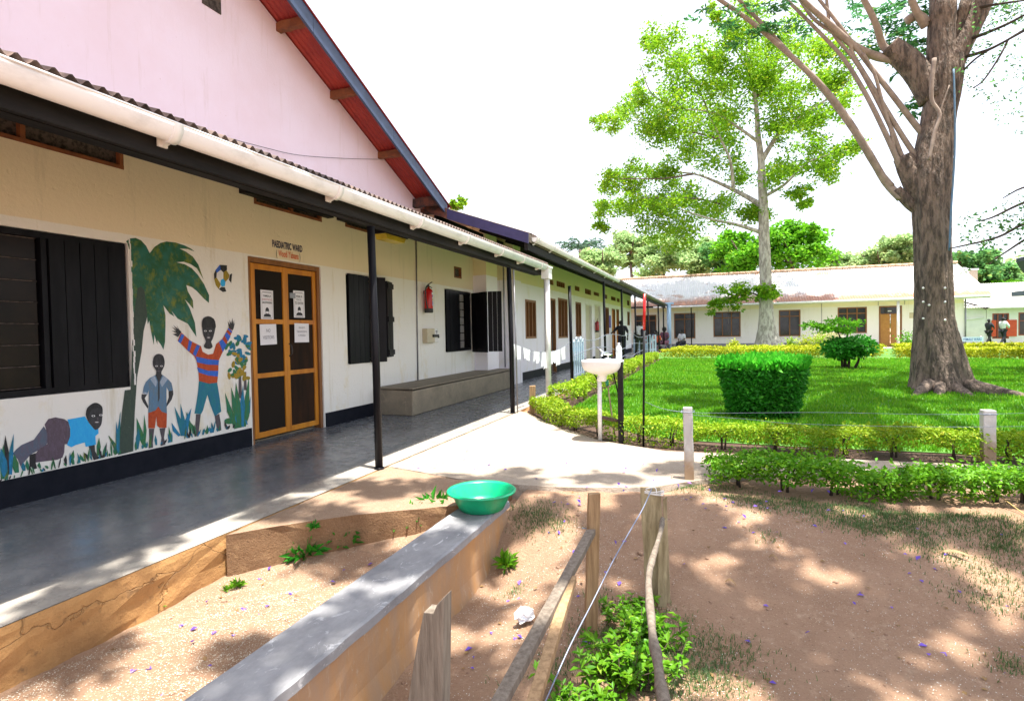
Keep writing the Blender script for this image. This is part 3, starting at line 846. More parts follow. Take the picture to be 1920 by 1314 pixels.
# ball
p = Paint()
for pts, mm in (([(1115,350),(1185,355),(1187,400),(1150,425),(1125,400)], P_black), ([(1075,400),(1115,350),(1125,400),(1085,430)], P_blue), ([(1058,440),(1075,400),(1085,430),(1083,475),(1060,490)], P_black),
    ([(1060,490),(1083,475),(1125,540),(1105,590),(1075,550)], P_yell), ([(1125,500),(1150,485),(1172,515),(1165,560),(1135,565),(1120,540)], P_cyan), ([(1150,422),(1182,405),(1210,450),(1205,480),(1170,520),(1150,485)], P_yell),
    ([(1105,590),(1130,568),(1165,570),(1180,612),(1145,618)], P_black), ([(1215,445),(1237,435),(1228,530),(1205,500)], P_black), ([(1087,430),(1125,402),(1150,425),(1150,485),(1125,500),(1083,475)], P_white)):
    p.add(pts, mm, 1, cA)
p.build('painted_ball', mural)
# standing boy
p = Paint()
p.add([(415,858),(470,858),(455,1000),(458,1045),(412,1055),(420,960)], P_leg, 1, cB); p.add([(520,855),(580,850),(565,950),(580,1015),(530,1030),(540,950)], P_leg, 1, cB)
p.add([(345,520),(400,522),(375,560),(412,640),(405,662),(360,600),(343,560)], P_skin, 1, cB); p.add([(610,488),(655,482),(657,520),(640,575),(590,645),(592,610),(612,550)], P_skin, 1, cB)
p.add([(410,700),(480,678),(510,628),(540,683),(595,705),(590,850),(520,850),(497,830),(490,740),(475,855),(410,855)], P_orange, 2, cB)
p.add([(425,360),(490,328),(555,332),(605,370),(640,410),(655,480),(612,490),(590,450),(590,600),(595,710),(540,690),(510,640),(480,680),(410,705),(415,620),(415,480),(400,525),(355,510),(365,450),(385,400)], P_greyblue, 3, cB)
p.add([(430,372),(470,332),(500,400),(485,450)], P_pale, 4, cB); p.add([(560,335),(605,370),(545,450),(525,402)], P_pale, 4, cB)
p.add([(355,495),(402,505),(400,525),(355,512)], P_pale, 4, cB)
p.add([(480,325),(550,325),(522,395),(522,560),(508,600),(508,395)], P_skin, 5, cB)
p.add([(455,200),(470,145),(510,122),(555,140),(572,200),(565,250),(540,300),(537,330),(490,330),(490,290),(460,245)], P_skin, 6, cB, 3)
for x in (493, 541): p.ell((x, 243), 13, 7, P_white, 7, cB); p.ell((x, 243), 5, 5, P_black, 8, cB)
p.ell((514, 292), 20, 8, P_leg, 7, cB); p.ell((514, 262), 6, 10, P_leg, 7, cB)
p.build('painted_boy', mural)
# boy with raised arms
p = Paint()
p.add([(880,715),(928,715),(912,850),(905,935),(868,930)], P_leg, 1, cB); p.add([(1065,735),(1110,712),(1125,800),(1130,875),(1090,885),(1075,800)], P_leg, 1, cB)
p.add([(910,390),(1010,410),(1090,402),(1115,560),(1130,690),(1065,738),(1020,620),(993,525),(950,680),(930,715),(865,710),(885,600),(900,500)], P_teal, 2, cB)
p.add([(737,1010),(705,1062),(650,1032),(692,1024),(638,1000),(686,1005),(640,958),(690,990),(655,943),(705,983),(690,948),(717,990)], P_skin, 2, cA)
p.add([(1203,968),(1193,905),(1215,940),(1210,890),(1228,930),(1240,872),(1245,930),(1258,890),(1252,940),(1265,915),(1252,975),(1240,998)], P_skin, 2, cA)
p.add([(700,1095),(735,1015),(830,1100),(930,1150),(945,1205),(1000,1235),(1050,1225),(1080,1130),(1140,1080),(1205,965),(1240,1005),(1170,1150),(1120,1260),(1105,1289),(1100,1414),(1090,1509),(1010,1519),(910,1494),(905,1404),(885,1294),(865,1250),(800,1195)], P_orange, 3, cA)
for pts in ([(740,1028),(766,1045),(730,1125),(704,1103)], [(813,1088),(842,1110),(817,1205),(795,1188)], [(888,1136),(920,1148),(878,1250),(850,1228)], [(1108,1110),(1140,1080),(1182,1140),(1145,1210)], [(1163,1045),(1181,1012),(1222,1055),(1195,1105)], [(1192,985),(1200,970),(1238,1008),(1228,1022)]):
    p.add(pts, P_blue, 4, cA)
p.add([(878,148),(1000,175),(1108,185),(1103,232),(990,228),(890,205)], P_blue, 4, cB); p.add([(892,256),(1000,288),(1101,290),(1097,346),(1000,336),(906,304)], P_blue, 4, cB)
p.add([(940,930),(950,880),(1000,855),(1055,880),(1075,935),(1065,1010),(1045,1080),(1030,1110),(1045,1155),(1010,1180),(965,1165),(960,1140),(978,1105),(955,1050),(945,1000)], P_skin, 5, cA, 2)
p.add([(940,930),(950,880),(1000,855),(1055,880),(1075,935),(1068,980),(1000,965),(946,985)], P_black, 6, cA, 2)
for x in (973, 1022): p.ell((x, 1001), 14, 7, P_white, 7, cA); p.ell((x, 1001), 5, 5, P_black, 8, cA)
p.ell((1004, 1066), 22, 16, P_leg, 7, cA); p.ell((1002, 1035), 7, 12, P_leg, 7, cA); p.ell((1004, 1066), 13, 4, P_white, 8, cA)
p.build('painted_boy', mural)['label'] = 'painted boy in striped jumper with arms raised'
# crawling child
p = Paint()
p.add([(490,590),(380,740),(240,800),(180,850),(140,900),(200,960),(230,1040),(280,980),(340,910),(420,865),(520,800),(560,700)], P_greyblue if False else pmat('mural_slate', (.09, .12, .17), (.12, .10, .14)), 1, cC)
p.add([(330,910),(400,890),(400,1000),(415,1060),(370,1075),(330,1020)], P_black, 1, cC)
p.add([(500,570),(540,510),(620,490),(720,510),(765,540),(785,620),(785,700),(760,790),(725,792),(720,880),(700,940),(640,965),(400,995),(400,900),(430,850),(530,790),(530,680)], P_mauve, 2, cC)
p.add([(985,795),(1060,790),(1065,870),(1100,930),(1122,950),(1050,970),(1010,870)], P_skin, 2, cC)
p.add([(755,515),(950,480),(1000,560),(1060,630),(1100,610),(1105,670),(1068,700),(1075,795),(960,820),(950,770),(850,800),(800,825),(750,800),(787,700),(785,600)], P_cyan, 3, cC)
p.add([(960,460),(975,390),(1030,340),(1080,328),(1130,355),(1150,400),(1145,500),(1130,580),(1075,632),(1030,590),(985,530)], P_skin, 4, cC, 3)
p.add([(960,460),(975,390),(1030,340),(1080,328),(1130,355),(1148,395),(1090,385),(1030,400),(1000,450),(990,520),(975,500)], P_black, 5, cC)
for x, y in ((1045, 475), (1130, 466)): p.ell((x, y), 20, 11, P_white, 6, cC); p.ell((x, y), 8, 9, P_black, 7, cC)
p.ell((1085, 545), 34, 18, P_leg, 6, cC); p.ell((1095, 505), 10, 18, P_leg, 6, cC); p.ell((1085, 545), 20, 5, P_white, 7, cC)
p.build('painted_boy', mural)['label'] = 'painted child in cyan shirt crawling'
# painted plants and grass
p = Paint(); rr = random.Random(3)
p.add([(1300,300),(1325,300),(1335,560),(1300,560)], P_leg, 1, cB); p.add([(1355,300),(1376,300),(1380,480),(1352,480)], P_leg, 1, cB)
for i in range(70):
    x = rr.gauss(1312, 52); y = rr.uniform(1050, 1470); x += (1290-1312)*(y-1200)/600
    if x > 1405: continue
    low = (y-1050)/420
    mm = rr.choice([P_yell, P_leafg, P_yell]) if low > .55+rr.uniform(-.15, .15) else rr.choice([P_leafb, P_leafg, P_teal, P_leafb])
    p.ell((x, y), rr.uniform(26, 40), rr.uniform(13, 19), mm, 2+i*.03, cA, 8, rr.uniform(0, 3.1))
for tip, wd, mm in (((1168,505),26,P_leafg),((1228,450),28,P_leafg),((1275,400),30,P_leafg),((1345,430),26,P_leafb),((1403,350),26,P_leafg),((1420,540),16,P_leafb),((1275,530),12,P_leafb),((1200,600),16,P_leafg),((1410,620),18,P_leafg)):
    p.blade((1320+(tip[0]-1300)*.35, 845-(tip[0]-1320)*.08), tip, wd, mm, 4.3+rr.random(), cB, rr.uniform(-10, 10))
p.ell((1205, 785), 46, 30, P_leafg, 4, cB)
for b, t, wd in (((745,930),(668,640),22),((760,930),(728,610),20),((770,930),(836,655),24),((790,930),(800,690),18),((720,930),(640,800),20),((830,920),(780,690),14),((380,1040),(295,750),30),((370,1040),(370,715),16),((300,1060),(312,850),22),((860,910),(830,800),20),((490,1020),(480,920),14),((100,1090),(15,925),16),((110,1100),(95,790),14),((120,1090),(140,680),12)):
    p.blade(b, t, wd, rr.choice([P_leafg, P_leafg, P_leafb, P_teal]), 3+rr.random(), cB, rr.uniform(-14, 14))
for b, t, wd in (((100,1130),(60,690),38),((120,1130),(155,670),26),((60,1150),(10,830),50),((30,1180),(40,790),34),((190,1110),(160,900),40),((800,1000),(825,855),24),((740,1020),(740,910),18),((1100,920),(1110,715),24),((985,960),(945,885),16),((940,980),(895,900),18),((1310,900),(1215,690),20),((1300,890),(1300,530),16),((1320,890),(1345,430),14),((270,1090),(260,990),26),((450,1060),(440,990),20),((320,1080),(300,960),22),((1180,930),(1165,860),18),((540,1060),(500,1030),16)):
    p.blade(b, t, wd, rr.choice([P_leafg, P_leafg, P_leafb, P_black, P_palm]), 3+rr.random(), cC, rr.uniform(-14, 14))
for i in range(90):
    x = rr.uniform(0, 466); yb = 902 - .229*x
    if 238 < x < 252 or 75 < x < 0: continue
    hgt = rr.uniform(5, 20) if rr.random() < .8 else rr.uniform(20, 30)
    p.blade((x, yb), (x+rr.uniform(-6, 6), yb-hgt), rr.uniform(1.3, 2.4), rr.choice([P_leafg, P_leafb, P_palm, P_black, P_teal, P_leafg]), 4.5+rr.random()*.5)
p.build('painted_plants', mural)

# ================================================================== THINGS ON AND BY THE WARD WALL
# taped notices
def notice(y, z, wd, hg, tilt, label, lines, frame, face, x=WX-.006):
    t = thing('notice', label, 'notice', (x, y, z), 'paper notices taped to the screen door')
    m = MB(); m.box(x, x+.0015, y, y+wd, z, z+hg); m.build('sheet', M['paper'], t)
    for s, zz, h_, wd_, mm, bold in lines:
        text('print', s, (x+.003, y+(wd-wd_)/2, z+zz), h_, mm, t, 'x', wd_, bold)
    m = MB(); X = x+.0024
    if frame:
        for a, b, c, d in ((.018, wd-.018, .02, .023), (.018, wd-.018, hg-.035, hg-.032), (.018, .021, .023, hg-.035), (wd-.021, wd-.018, .023, hg-.035), (.03, wd-.03, hg-.028, hg-.022), (.03, wd-.03, .009, .015)):
            m.add([(X, y+a, z+c), (X, y+b, z+c), (X, y+b, z+d), (X, y+a, z+d)], [(0, 1, 2, 3)])
        m.build('print_border', M['inkgrey'], t)
    if face:
        m = MB(); cy = y+wd/2; cz = z+.105
        m.add([(X, cy+.030*math.cos(a), cz+.042*math.sin(a)) for a in np.linspace(0, 2*math.pi, 20)[:-1]], [tuple(range(19))])
        m.add([(X, cy+q*.062, z+.03+r_) for q, r_ in ((-1, 0), (1, 0), (.85, .025), (.35, .04), (-.35, .04), (-.85, .025))], [tuple(range(6))])
        m.mat(1).add([(X+.0006, cy+q, cz+r_) for q, r_ in ((-.024, -.008), (.024, -.008), (.016, -.036), (-.016, -.036))], [(0, 1, 2, 3)])
        m.build('print_face', [M['ink'], M['paper']], t)
    t.rotation_euler = (tilt, 0, 0)
    return t
X1 = WX-.012; X2 = WX-.038
notice(5.27, 1.515, .205, .36, R(-.5), 'white mask notice on the left door leaf with bold black letters above a face symbol', [('YAMBALA', .275, .026, .13, M['ink'], .012), ('AKAKOOKOLO', .232, .024, .165, M['inkred'], 0), ('OKUYINGIRA', .192, .026, .16, M['ink'], .012)], True, True, X1)
notice(5.865, 1.545, .205, .36, R(.4), 'white mask notice in English on the right door leaf, face symbol below the words', [('WEAR A', .268, .032, .12, M['ink'], .014), ('MASK', .225, .03, .10, M['inkgrey'], 0), ('TO ENTER', .176, .034, .155, M['ink'], .014)], True, True, X2)
notice(5.25, 1.195, .27, .255, R(1.2), 'white sheet on the left door leaf reading NO VISITORS', [('NO', .155, .042, .065, M['inkgrey'], .006), ('VISITORS', .07, .042, .185, M['inkgrey'], .006)], False, False, X1)
notice(5.865, 1.215, .275, .255, R(-.6), 'white sheet with three thin lines of grey text on the right door leaf', [('ABAGENYI', .185, .026, .125, M['inkgrey'], 0), ('TEBAKKIRIZIBWA', .132, .026, .20, M['inkgrey'], 0), ('KUYINGIRA', .08, .026, .14, M['inkgrey'], 0)], False, False, X2)

def extinguisher(loc, label):
    x, y, z = loc
    t = thing('fire_extinguisher', label, 'fire extinguisher', loc, 'red fire extinguishers hung on the veranda wall')
    m = MB(); m.lathe((x, y, z), [(.075, 0), (.082, .01), (.082, .075), (.08, .08)], 20); m.build('base_cap', M['rubber'], t)
    m = MB(); m.lathe((x, y, z), [(.078, .075), (.08, .09), (.08, .40), (.072, .43), (.045, .455), (.025, .465), (.022, .49)], 22); m.build('cylinder', M['red'], t)
    m = MB(); m.tube([(x, y, z+.48), (x, y, z+.53)], .02, 10); m.tube(smooth_path([(x, y-.02, z+.53), (x+.01, y+.07, z+.57), (x+.01, y+.13, z+.59)], 4), .010, 6); m.tube([(x, y, z+.51), (x+.01, y+.12, z+.48)], .009, 6)
    m.build('valve_handle', M['rubber'], t)
    m = MB(); m.tube(smooth_path([(x, y, z+.51), (x+.02, y-.08, z+.51), (x+.01, y-.125, z+.43), (x+.01, y-.125, z+.25), (x+.02, y-.085, z+.1), (x+.02, y-.08, z+.05)], 6), .012, 7); m.build('hose', M['rubber'], t)
    m = MB()
    for a0, a1, b0, b1, i in ((-.2, 1.1, .34, .385, 0), (0, 1.1, .30, .33, 1), (-.1, 1.1, .13, .295, 0), (0, 1.0, .225, .27, 2), (0, 1.0, .14, .215, 1)):
        pts = [(x+(.0815+.0008*i)*math.cos(a), y+(.0815+.0008*i)*math.sin(a)) for a in np.linspace(a0, a1, 8)]
        m.mat(i); m.add([(p[0], p[1], z+b0) for p in pts]+[(p[0], p[1], z+b1) for p in pts], [(k, k+1, k+9, k+8) for k in range(7)])
    m.build('label_sticker', [M['paper'], P_blue, P_yell], t)
    m = MB(); m.box(x-.1, x-.07, y-.03, y+.03, z+.35, z+.42); m.build('wall_bracket', M['metal'], t)
extinguisher((WX+.1, 9.30, 1.70), 'red fire extinguisher on the wall above the beige switch box')
extinguisher((-4.85+.1, 23.55, 1.25), 'smaller looking red fire extinguisher far down the wing between two pale door panels')

t = thing('switch_box', 'beige electrical switch box with a black lever below the fire extinguisher', 'switch box', (WX, 9.4, 1.12))
m = MB(); m.box(WX, WX+.11, 9.2, 9.5, 1.13, 1.40); m.build('box', M['boxgrey'], t, bevel=.008)
m = MB(); m.box(WX, WX+.10, 9.505, 9.66, 1.135, 1.40); m.build('cover', M['white'], t, bevel=.006)
m = MB(); m.box(WX+.112, WX+.14, 9.40, 9.62, 1.235, 1.285); m.tube([(WX+.125, 9.6, 1.26), (WX+.135, 9.61, 1.22)], .018, 8); m.build('lever', M['rubber'], t)
m = MB(); m.box(WX+.102, WX+.104, 9.55, 9.62, 1.33, 1.36); m.box(WX+.102, WX+.104, 9.57, 9.6, 1.30, 1.32); m.build('marking', M['inkgrey'], t)

t = thing('ceiling_light', 'yellowed box lamp hanging under the black veranda beam', 'lamp', (-4.25, 6.65, 2.6), )
m = MB(); m.box(-4.34, -4.14, 6.38, 6.98, 2.665, 2.74); m.tube([(-4.24, 6.68, 2.74), (-4.24, 6.68, 2.95)], .02, 8); m.build('housing', M['black'], t)
m = MB(); m.prism([(6.42, 2.665), (6.94, 2.665), (6.90, 2.595), (6.46, 2.595)], 0, -4.33, -4.15); m.build('diffuser', M['yellow'], t, bevel=.006)

t = thing('concrete_bench', 'long worn cement bench built along the ward wall', 'bench', (-4.8, 9.8, 0))
m = MB(); m.prism([(-5.185, .0), (-4.50, .0), (-4.48, .40), (-5.185, .42)], 1, 7.60, 12.2); m.build('body', M['bench'], t, bevel=.02)
m = MB(); m.box(-5.185, -4.47, 7.58, 12.23, .422, .445); m.build('seat', M['bench'], t, bevel=.008)

# ================================================================== LONG WING BEYOND
VX = -4.85
wing = thing('wing_building', 'long pale wing beyond the ward with brown windows, violet end fascia and black posts', 'building', (VX, 24, 0))
wins = [(14.25, 15.2, 1.12, 2.2), (17.62, 18.85, 1.08, 2.42), (20.05, 20.95, 1.1, 2.40), (25.6, 26.9, 1.12, 2.42), (33.0, 33.9, 1.6, 2.42)]
doors = [(16.72, 17.3, 0, 2.36), (21.7, 22.95, 0, 2.42), (23.5, 24.85, 0, 2.46), (27.75, 28.75, 0, 2.42), (29.1, 29.95, .0, 2.44)]
vents = [(16.7, 17.15, 2.79, 2.95), (17.5, 18.6, 2.79, 2.98), (20.0, 20.8, 2.82, 3.0), (21.7, 22.9, 2.8, 3.02), (23.4, 24.6, 2.84, 3.0), (25.5, 26.6, 2.83, 3.03), (27.6, 29.0, 2.84, 3.04), (29.4, 30.3, 2.84, 3.04), (33.0, 34.0, 2.8, 3.1)]
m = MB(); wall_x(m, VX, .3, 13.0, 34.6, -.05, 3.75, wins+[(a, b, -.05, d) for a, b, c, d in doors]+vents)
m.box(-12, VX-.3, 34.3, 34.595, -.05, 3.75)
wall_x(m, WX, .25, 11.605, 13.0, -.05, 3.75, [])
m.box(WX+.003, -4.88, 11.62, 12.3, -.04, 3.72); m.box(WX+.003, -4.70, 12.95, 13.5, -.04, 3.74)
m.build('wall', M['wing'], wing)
m = MB()
prev = 13.5
for a, b, c, d in doors+[(34.6, 34.6, 0, 0)]:
    if a > prev: m.box(VX+.002, VX+.016, prev, a, 0, .22)
    prev = b
m.build('skirting', M['skirt'], wing)
for a, b, c, d in wins:
    n = 2 if b-a > .92 else 1
    f = win_frame(wing, a, b, c, d, 'framewood', t=.06, x0=VX-.14, x1=VX+.012, bars_y=[a+(b-a)*k/(n+1) for k in range(1, n+1)])
    m = MB(); m.box(VX-.1, VX-.085, a+.05, b-.05, c+.05, d-.05); m.build('pane', M['glass2'], f)
for i, (a, b, c, d) in enumerate(doors):
    m = MB(); m.box(VX-.16, VX+.01, a, a+.06, 0, d); m.box(VX-.16, VX+.01, b-.06, b, 0, d); m.box(VX-.16, VX+.008, a+.06, b-.06, d-.06, d)
    col_ = M['white_wall'] if i in (1, 2) else M['framewood']
    f = m.build('door_frame', col_, wing)
    m = MB(); m.box(VX-.12, VX-.08, a+.06, b-.06, .01, d-.06)
    if i in (3, 4):
        for zz in (.2, 1.2):
            for k in range(2): 
                w_ = (b-a-.2)/2; m.box(VX-.08, VX-.07, a+.1+k*w_, a+.06+k*w_+w_-.02, zz, zz+.8)
    m.build('door_panel', [M['rustmesh'], pm('cream_door_panel', (.55, .50, .36), (.48, .43, .3), 3, .6, .05), None, M['doorwood'], M['doorwood']][i] if i != 2 else _MC['cream_door_panel'], f)
for a, b, c, d in vents:
    m = MB()
    n = 4
    for k in range(n+1):
        y = a + (b-a-.04)*k/n; m.box(VX-.14, VX-.02, y, y+.05, c+.02, d-.02)
    m.box(VX-.14, VX-.02, a, b, c, c+.02); m.box(VX-.14, VX-.02, a, b, d-.02, d)
    f = m.build('vent_block', M['framewood'], wing)
    m = MB(); m.box(VX-.2, VX-.18, a, b, c, d); m.build('vent_mesh', M['rustmesh'], f)
m = MB(); m.box(VX, VX+.02, 26.98, 27.4, 1.45, 2.05); m.build('wall_sign', pm('violet_sign', (.08, .06, .38), None, 4, .4, 0), wing)
m = MB(); m.tube([(VX+.012, 16.05, 3.3), (VX+.012, 16.05, .3)], .012, 6); m.build('cable_conduit', M['metal'], wing)
m = MB(); m.tube([(-4.84, 12.62, 3.3), (-4.84, 12.62, .45)], .02, 6); m.build('cable_conduit', M['metal'], wing)
# roof
WE, WZ = -3.06, 3.05
WR = lambda x: WZ + (WE - x)*.36
m = MB(); corrugate(m, 9.35, 38.6, .076, lambda u, t, h: (t, u, WR(t)+h), [WE+.02, -5.0, -7.2, -9.0], amp=.0125)
m.build('roof', M['rustroof'], wing)
m = MB()
m.prism([(WE+.01, WZ-.2), (WE+.01, WZ-.02), (-4.62, WR(-4.62)-.02), (-4.62, WR(-4.62)-.2)], 1, 9.19, 9.22)
m.build('end_fascia', M['purpleboard'], wing)
m = MB(); m.prism([(-4.63, WR(-4.62)-.18), (-4.63, WR(-4.62)+.0), (-5.1, WR(-5.1)+.0), (-5.1, WR(-5.1)-.14), (-4.9, WR(-4.9)-.2)], 1, 9.2, 9.23); m.build('end_fascia', M['rotten'], wing)['label'] = 'rotten end of the fascia'
m = MB(); m.box(WE-.03, WE, 9.3, 38.6, WZ-.16, WZ-.012); m.build('fascia_board', M['greywood'], wing)
m = MB(); m.box(WE-.1, WE-.035, 9.3, 38.5, WZ-.30, WZ-.17); m.build('eave_beam', M['blackwood'], wing)
for y in np.arange(9.6, 38.5, 1.6):
    m = MB(); m.bar((WE-.02, y, WR(WE)-.12), (VX+.02, y, WR(VX)-.12), .05, .1); m.build('rafter', M['blackwood'], wing)
m = MB(); m.box(VX+.002, VX+.08, 13.55, 34.5, 3.42, 3.6); m.box(-5.0, -4.93, 9.4, 12.9, 3.4, 3.55); m.build('wall_beam', M['blackwood'], wing)
WGX = -2.96
m = MB(); gutter_mesh(m, 9.42, 18.6, WGX, 2.985, .055); gt = m.build('gutter', M['pvc'], wing)
for y in (9.55, 10.6, 12.0, 13.4, 14.9, 16.4, 17.9):
    m = MB(); gutter_bracket(m, y, WGX, 2.985, .055); m.build('gutter_bracket', M['white'], gt)
m = MB(); gutter_mesh(m, 18.65, 38.4, WGX+.005, 3.0, .06); m.build('rusty_gutter', pm('rusty_grey_gutter', (.10, .085, .08), (.22, .2, .19), 9, .7, .3), wing)
for y, zt in ((12.23, 2.33), (16.35, 2.76), (19.7, 2.76), (23.2, 2.76), (27.9, 2.76), (33.2, 2.76), (36.6, 2.76)):
    m = MB(); m.tube([(-3.09, y, zt), (-3.06, y, 0)], .036 if y < 30 else .042, 12)
    m.build('veranda_post', M['black'], wing)
m = MB(); m.tube([(-2.86, 38.2, -.05), (-2.86, 38.2, 3.0)], .14, 14); m.box(-3.1, -2.55, 38.05, 38.35, 3.0, 3.12); m.build('downpipe', M['pipe'], wing)

# ================================================================== BACK BUILDING
BY = 41.0
back = thing('back_building', 'long white building across the lawn with pale tin roof and an orange door', 'building', (4.5, BY, 0))
bw = [(-5.45, -3.95, .68, 2.40, 3), (-2.72, -1.28, .66, 2.46, 2), (-.08, 1.68, .74, 2.47, 3), (4.06, 5.36, .72, 2.48, 2), (7.52, 9.16, .86, 2.54, 3), (12.1, 13.2, .8, 2.5, 2)]
bd = [(9.82, 11.06, 0, 2.56)]
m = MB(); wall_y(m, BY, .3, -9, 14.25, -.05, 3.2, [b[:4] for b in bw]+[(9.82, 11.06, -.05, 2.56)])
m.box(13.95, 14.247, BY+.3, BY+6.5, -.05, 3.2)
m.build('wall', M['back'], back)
m = MB(); m.box(-9, 9.8, BY-.02, BY-.002, 0, .28); m.box(11.08, 14.25, BY-.02, BY-.002, 0, .28); m.build('skirting', M['cap'], back)
for x0, x1, z0, z1, n in bw:
    m = MB(); t = .07
    yb = BY+.1; ya = BY-.015
    m.box(x0, x1, ya, yb, z0, z0+t); m.box(x0, x1, ya, yb, z1-t, z1); m.box(x0, x0+t, ya, yb, z0+t, z1-t); m.box(x1-t, x1, ya, yb, z0+t, z1-t)
    for k in range(1, n): x = x0+(x1-x0)*k/n; m.box(x-.03, x+.03, ya+.01, yb, z0+t, z1-t)
    zb = z0+(z1-z0)*.76; m.box(x0+t, x1-t, ya+.02, yb, zb-.03, zb+.03)
    f = m.build('window', M['framewood'], back)
    m = MB(); m.box(x0+.03, x1-.03, BY+.06, BY+.075, z0+.03, z1-.03); m.build('pane', M['glass2'], f)
    m = MB(); m.box(x0-.06, x1+.06, BY-.05, BY-.017, z0-.08, z0-.003); m.build('sill', M['white_wall'], f)
m = MB(); m.box(9.82, 9.9, BY-.015, BY+.1, 0, 2.56); m.box(10.98, 11.06, BY-.015, BY+.1, 0, 2.56); m.box(9.9, 10.98, BY-.013, BY+.1, 2.48, 2.56); m.box(9.9, 10.98, BY-.012, BY+.1, 2.02, 2.08)
dr = m.build('door', M['framewood'], back)
m = MB(); m.box(9.9, 10.42, BY+.02, BY+.05, .02, 2.02); m.box(10.46, 10.98, BY+.02, BY+.05, .02, 2.02)
for x in (9.95, 10.52):
    for z in (.15, 1.1): m.box(x, x+.40, BY+.008, BY+.018, z, z+.78)
m.build('door_leaf', pm('yellow_brown_door', (.46, .22, .04), (.38, .17, .03), 5, .45, .1), dr)
m = MB(); m.box(9.9, 10.98, BY+.05, BY+.06, 2.08, 2.48); m.build('fanlight', M['glass2'], dr)
m = MB(); m.box(10.3, 10.5, BY-.0, BY+.005, 2.2, 2.26); m.build('door_plate', M['paper'], dr)
m = MB(); m.box(11.45, 11.85, BY-.02, BY-.003, 1.75, 2.1); m.build('wall_plate', M['boxgrey'], back)
BR = lambda y: 2.98 + (y-39.55)*.47
m = MB(); 
corrugate(m, -10, 15.1, .152, lambda u, t, h: (u, t, BR(t)+h), [39.5, 41.5, 43.2, 44.6], amp=.018)
corrugate(m, -10, 15.1, .152, lambda u, t, h: (u, t, BR(89.2-t)+h), [44.6, 47, 49.7], amp=.018)
m.build('roof', M['tin'], back)
m = MB()
for i in range(64): 
    x = -10+i*.393; m.tube([(x, 44.6, BR(44.6)+.06+random.uniform(0, .02)), (x+.375, 44.6, BR(44.6)+.06+random.uniform(0, .02))], .11, 8)
m.build('ridge_cap', pm('terracotta_ridge', (.52, .36, .26), (.45, .28, .18), 3, .8, .2), back)
m = MB(); m.prism([(BY-.9, 3.0), (BY+6.5, 3.0), (44.6, BR(44.6)-.06)], 0, 14.0, 14.24); m.build('gable_wall', M['back'], back)
m = MB(); m.box(-10, 15.0, 39.53, 39.57, 2.80, 2.955); m.box(-9, 14.2, 39.6, BY-.02, 2.86, 2.9); m.build('soffit', M['white_wall'], back)
m = MB(); m.box(-10, 15.02, 39.50, 39.528, 2.86, 2.965); m.build('fascia_board', M['black'], back)
m = MB(); m.tube([(-4, 39.42, 2.86), (15.0, 39.42, 2.93)], .065, 8); m.build('gutter', M['pvc'], back)
for x, mm, r_ in ((-1.5, 'black', .035), (10.53, 'pvc', .085), (-4.6, 'black', .035)):
    m = MB(); m.tube([(x, 39.75, -.05), (x, 39.75, 2.85)], r_, 10); m.build('veranda_post', M[mm], back)
for x in (.9, 6.6, 9.78, 11.2): 
    m = MB(); m.tube([(x, BY-.02, 2.85), (x, BY-.02, 1.0 if x < 9 else 2.6)], .014, 6); m.build('cable_conduit', M['metal'], back)
m = MB(); m.tube([(14.31, BY-.04, 0), (14.31, BY-.04, 2.9)], .05, 8); m.build('downpipe', M['metal'], back)

# ---- building at far right, red shutters
FY = 46.0
fb = thing('side_building', 'white building at the far right with a low pale roof and open red shutters', 'building', (20, FY, 0))
m = MB(); wall_y(m, FY, .3, 17.25, 30, -.05, 2.5, [(17.55, 18.45, .3, 2.0), (18.95, 20.6, .5, 2.02)])
m.prism([(FY+.3, -.05), (FY+8, -.05), (FY+8, 4), (FY+5, 3.6), (FY+.3, 2.4)], 0, 17.0, 17.25)
m.build('wall', M['white_wall'], fb)
m = MB(); m.prism([(15.15, -.05), (17.24, -.05), (17.24, 2.28), (15.15, 3.0)], 1, FY+.05, FY+.25); m.build('lean_to_wall', M['white_wall'], fb)
m = MB(); m.bar((15.1, FY-.02, 3.12), (17.3, FY-.02, 2.36), .08, .16, up=(0, 1, 0)); m.build('lean_to_fascia', M['black'], fb)
m = MB(); corrugate(m, 15.1, 31, .152, lambda u, t, h: (u, t, 2.42+(max(t-FY+.5, 0))*.27+h), [FY-.5, FY+3, FY+7], amp=.018)
m.build('roof', pm('pale_tin_roof', (.60, .58, .55), (.50, .47, .44), 2, .5, .1), fb)
m = MB(); m.tube([(17.2, FY-.55, 2.36), (31, FY-.55, 2.36)], .07, 8); m.build('gutter', M['pvc'], fb)
m = MB(); m.tube([(15.3, FY-.06, 0), (15.3, FY-.06, 2.9)], .05, 8); m.tube([(15.3, FY-.06, 1.55), (17.1, FY-.06, 1.75)], .035, 8); m.build('downpipe', M['pvc'], fb)
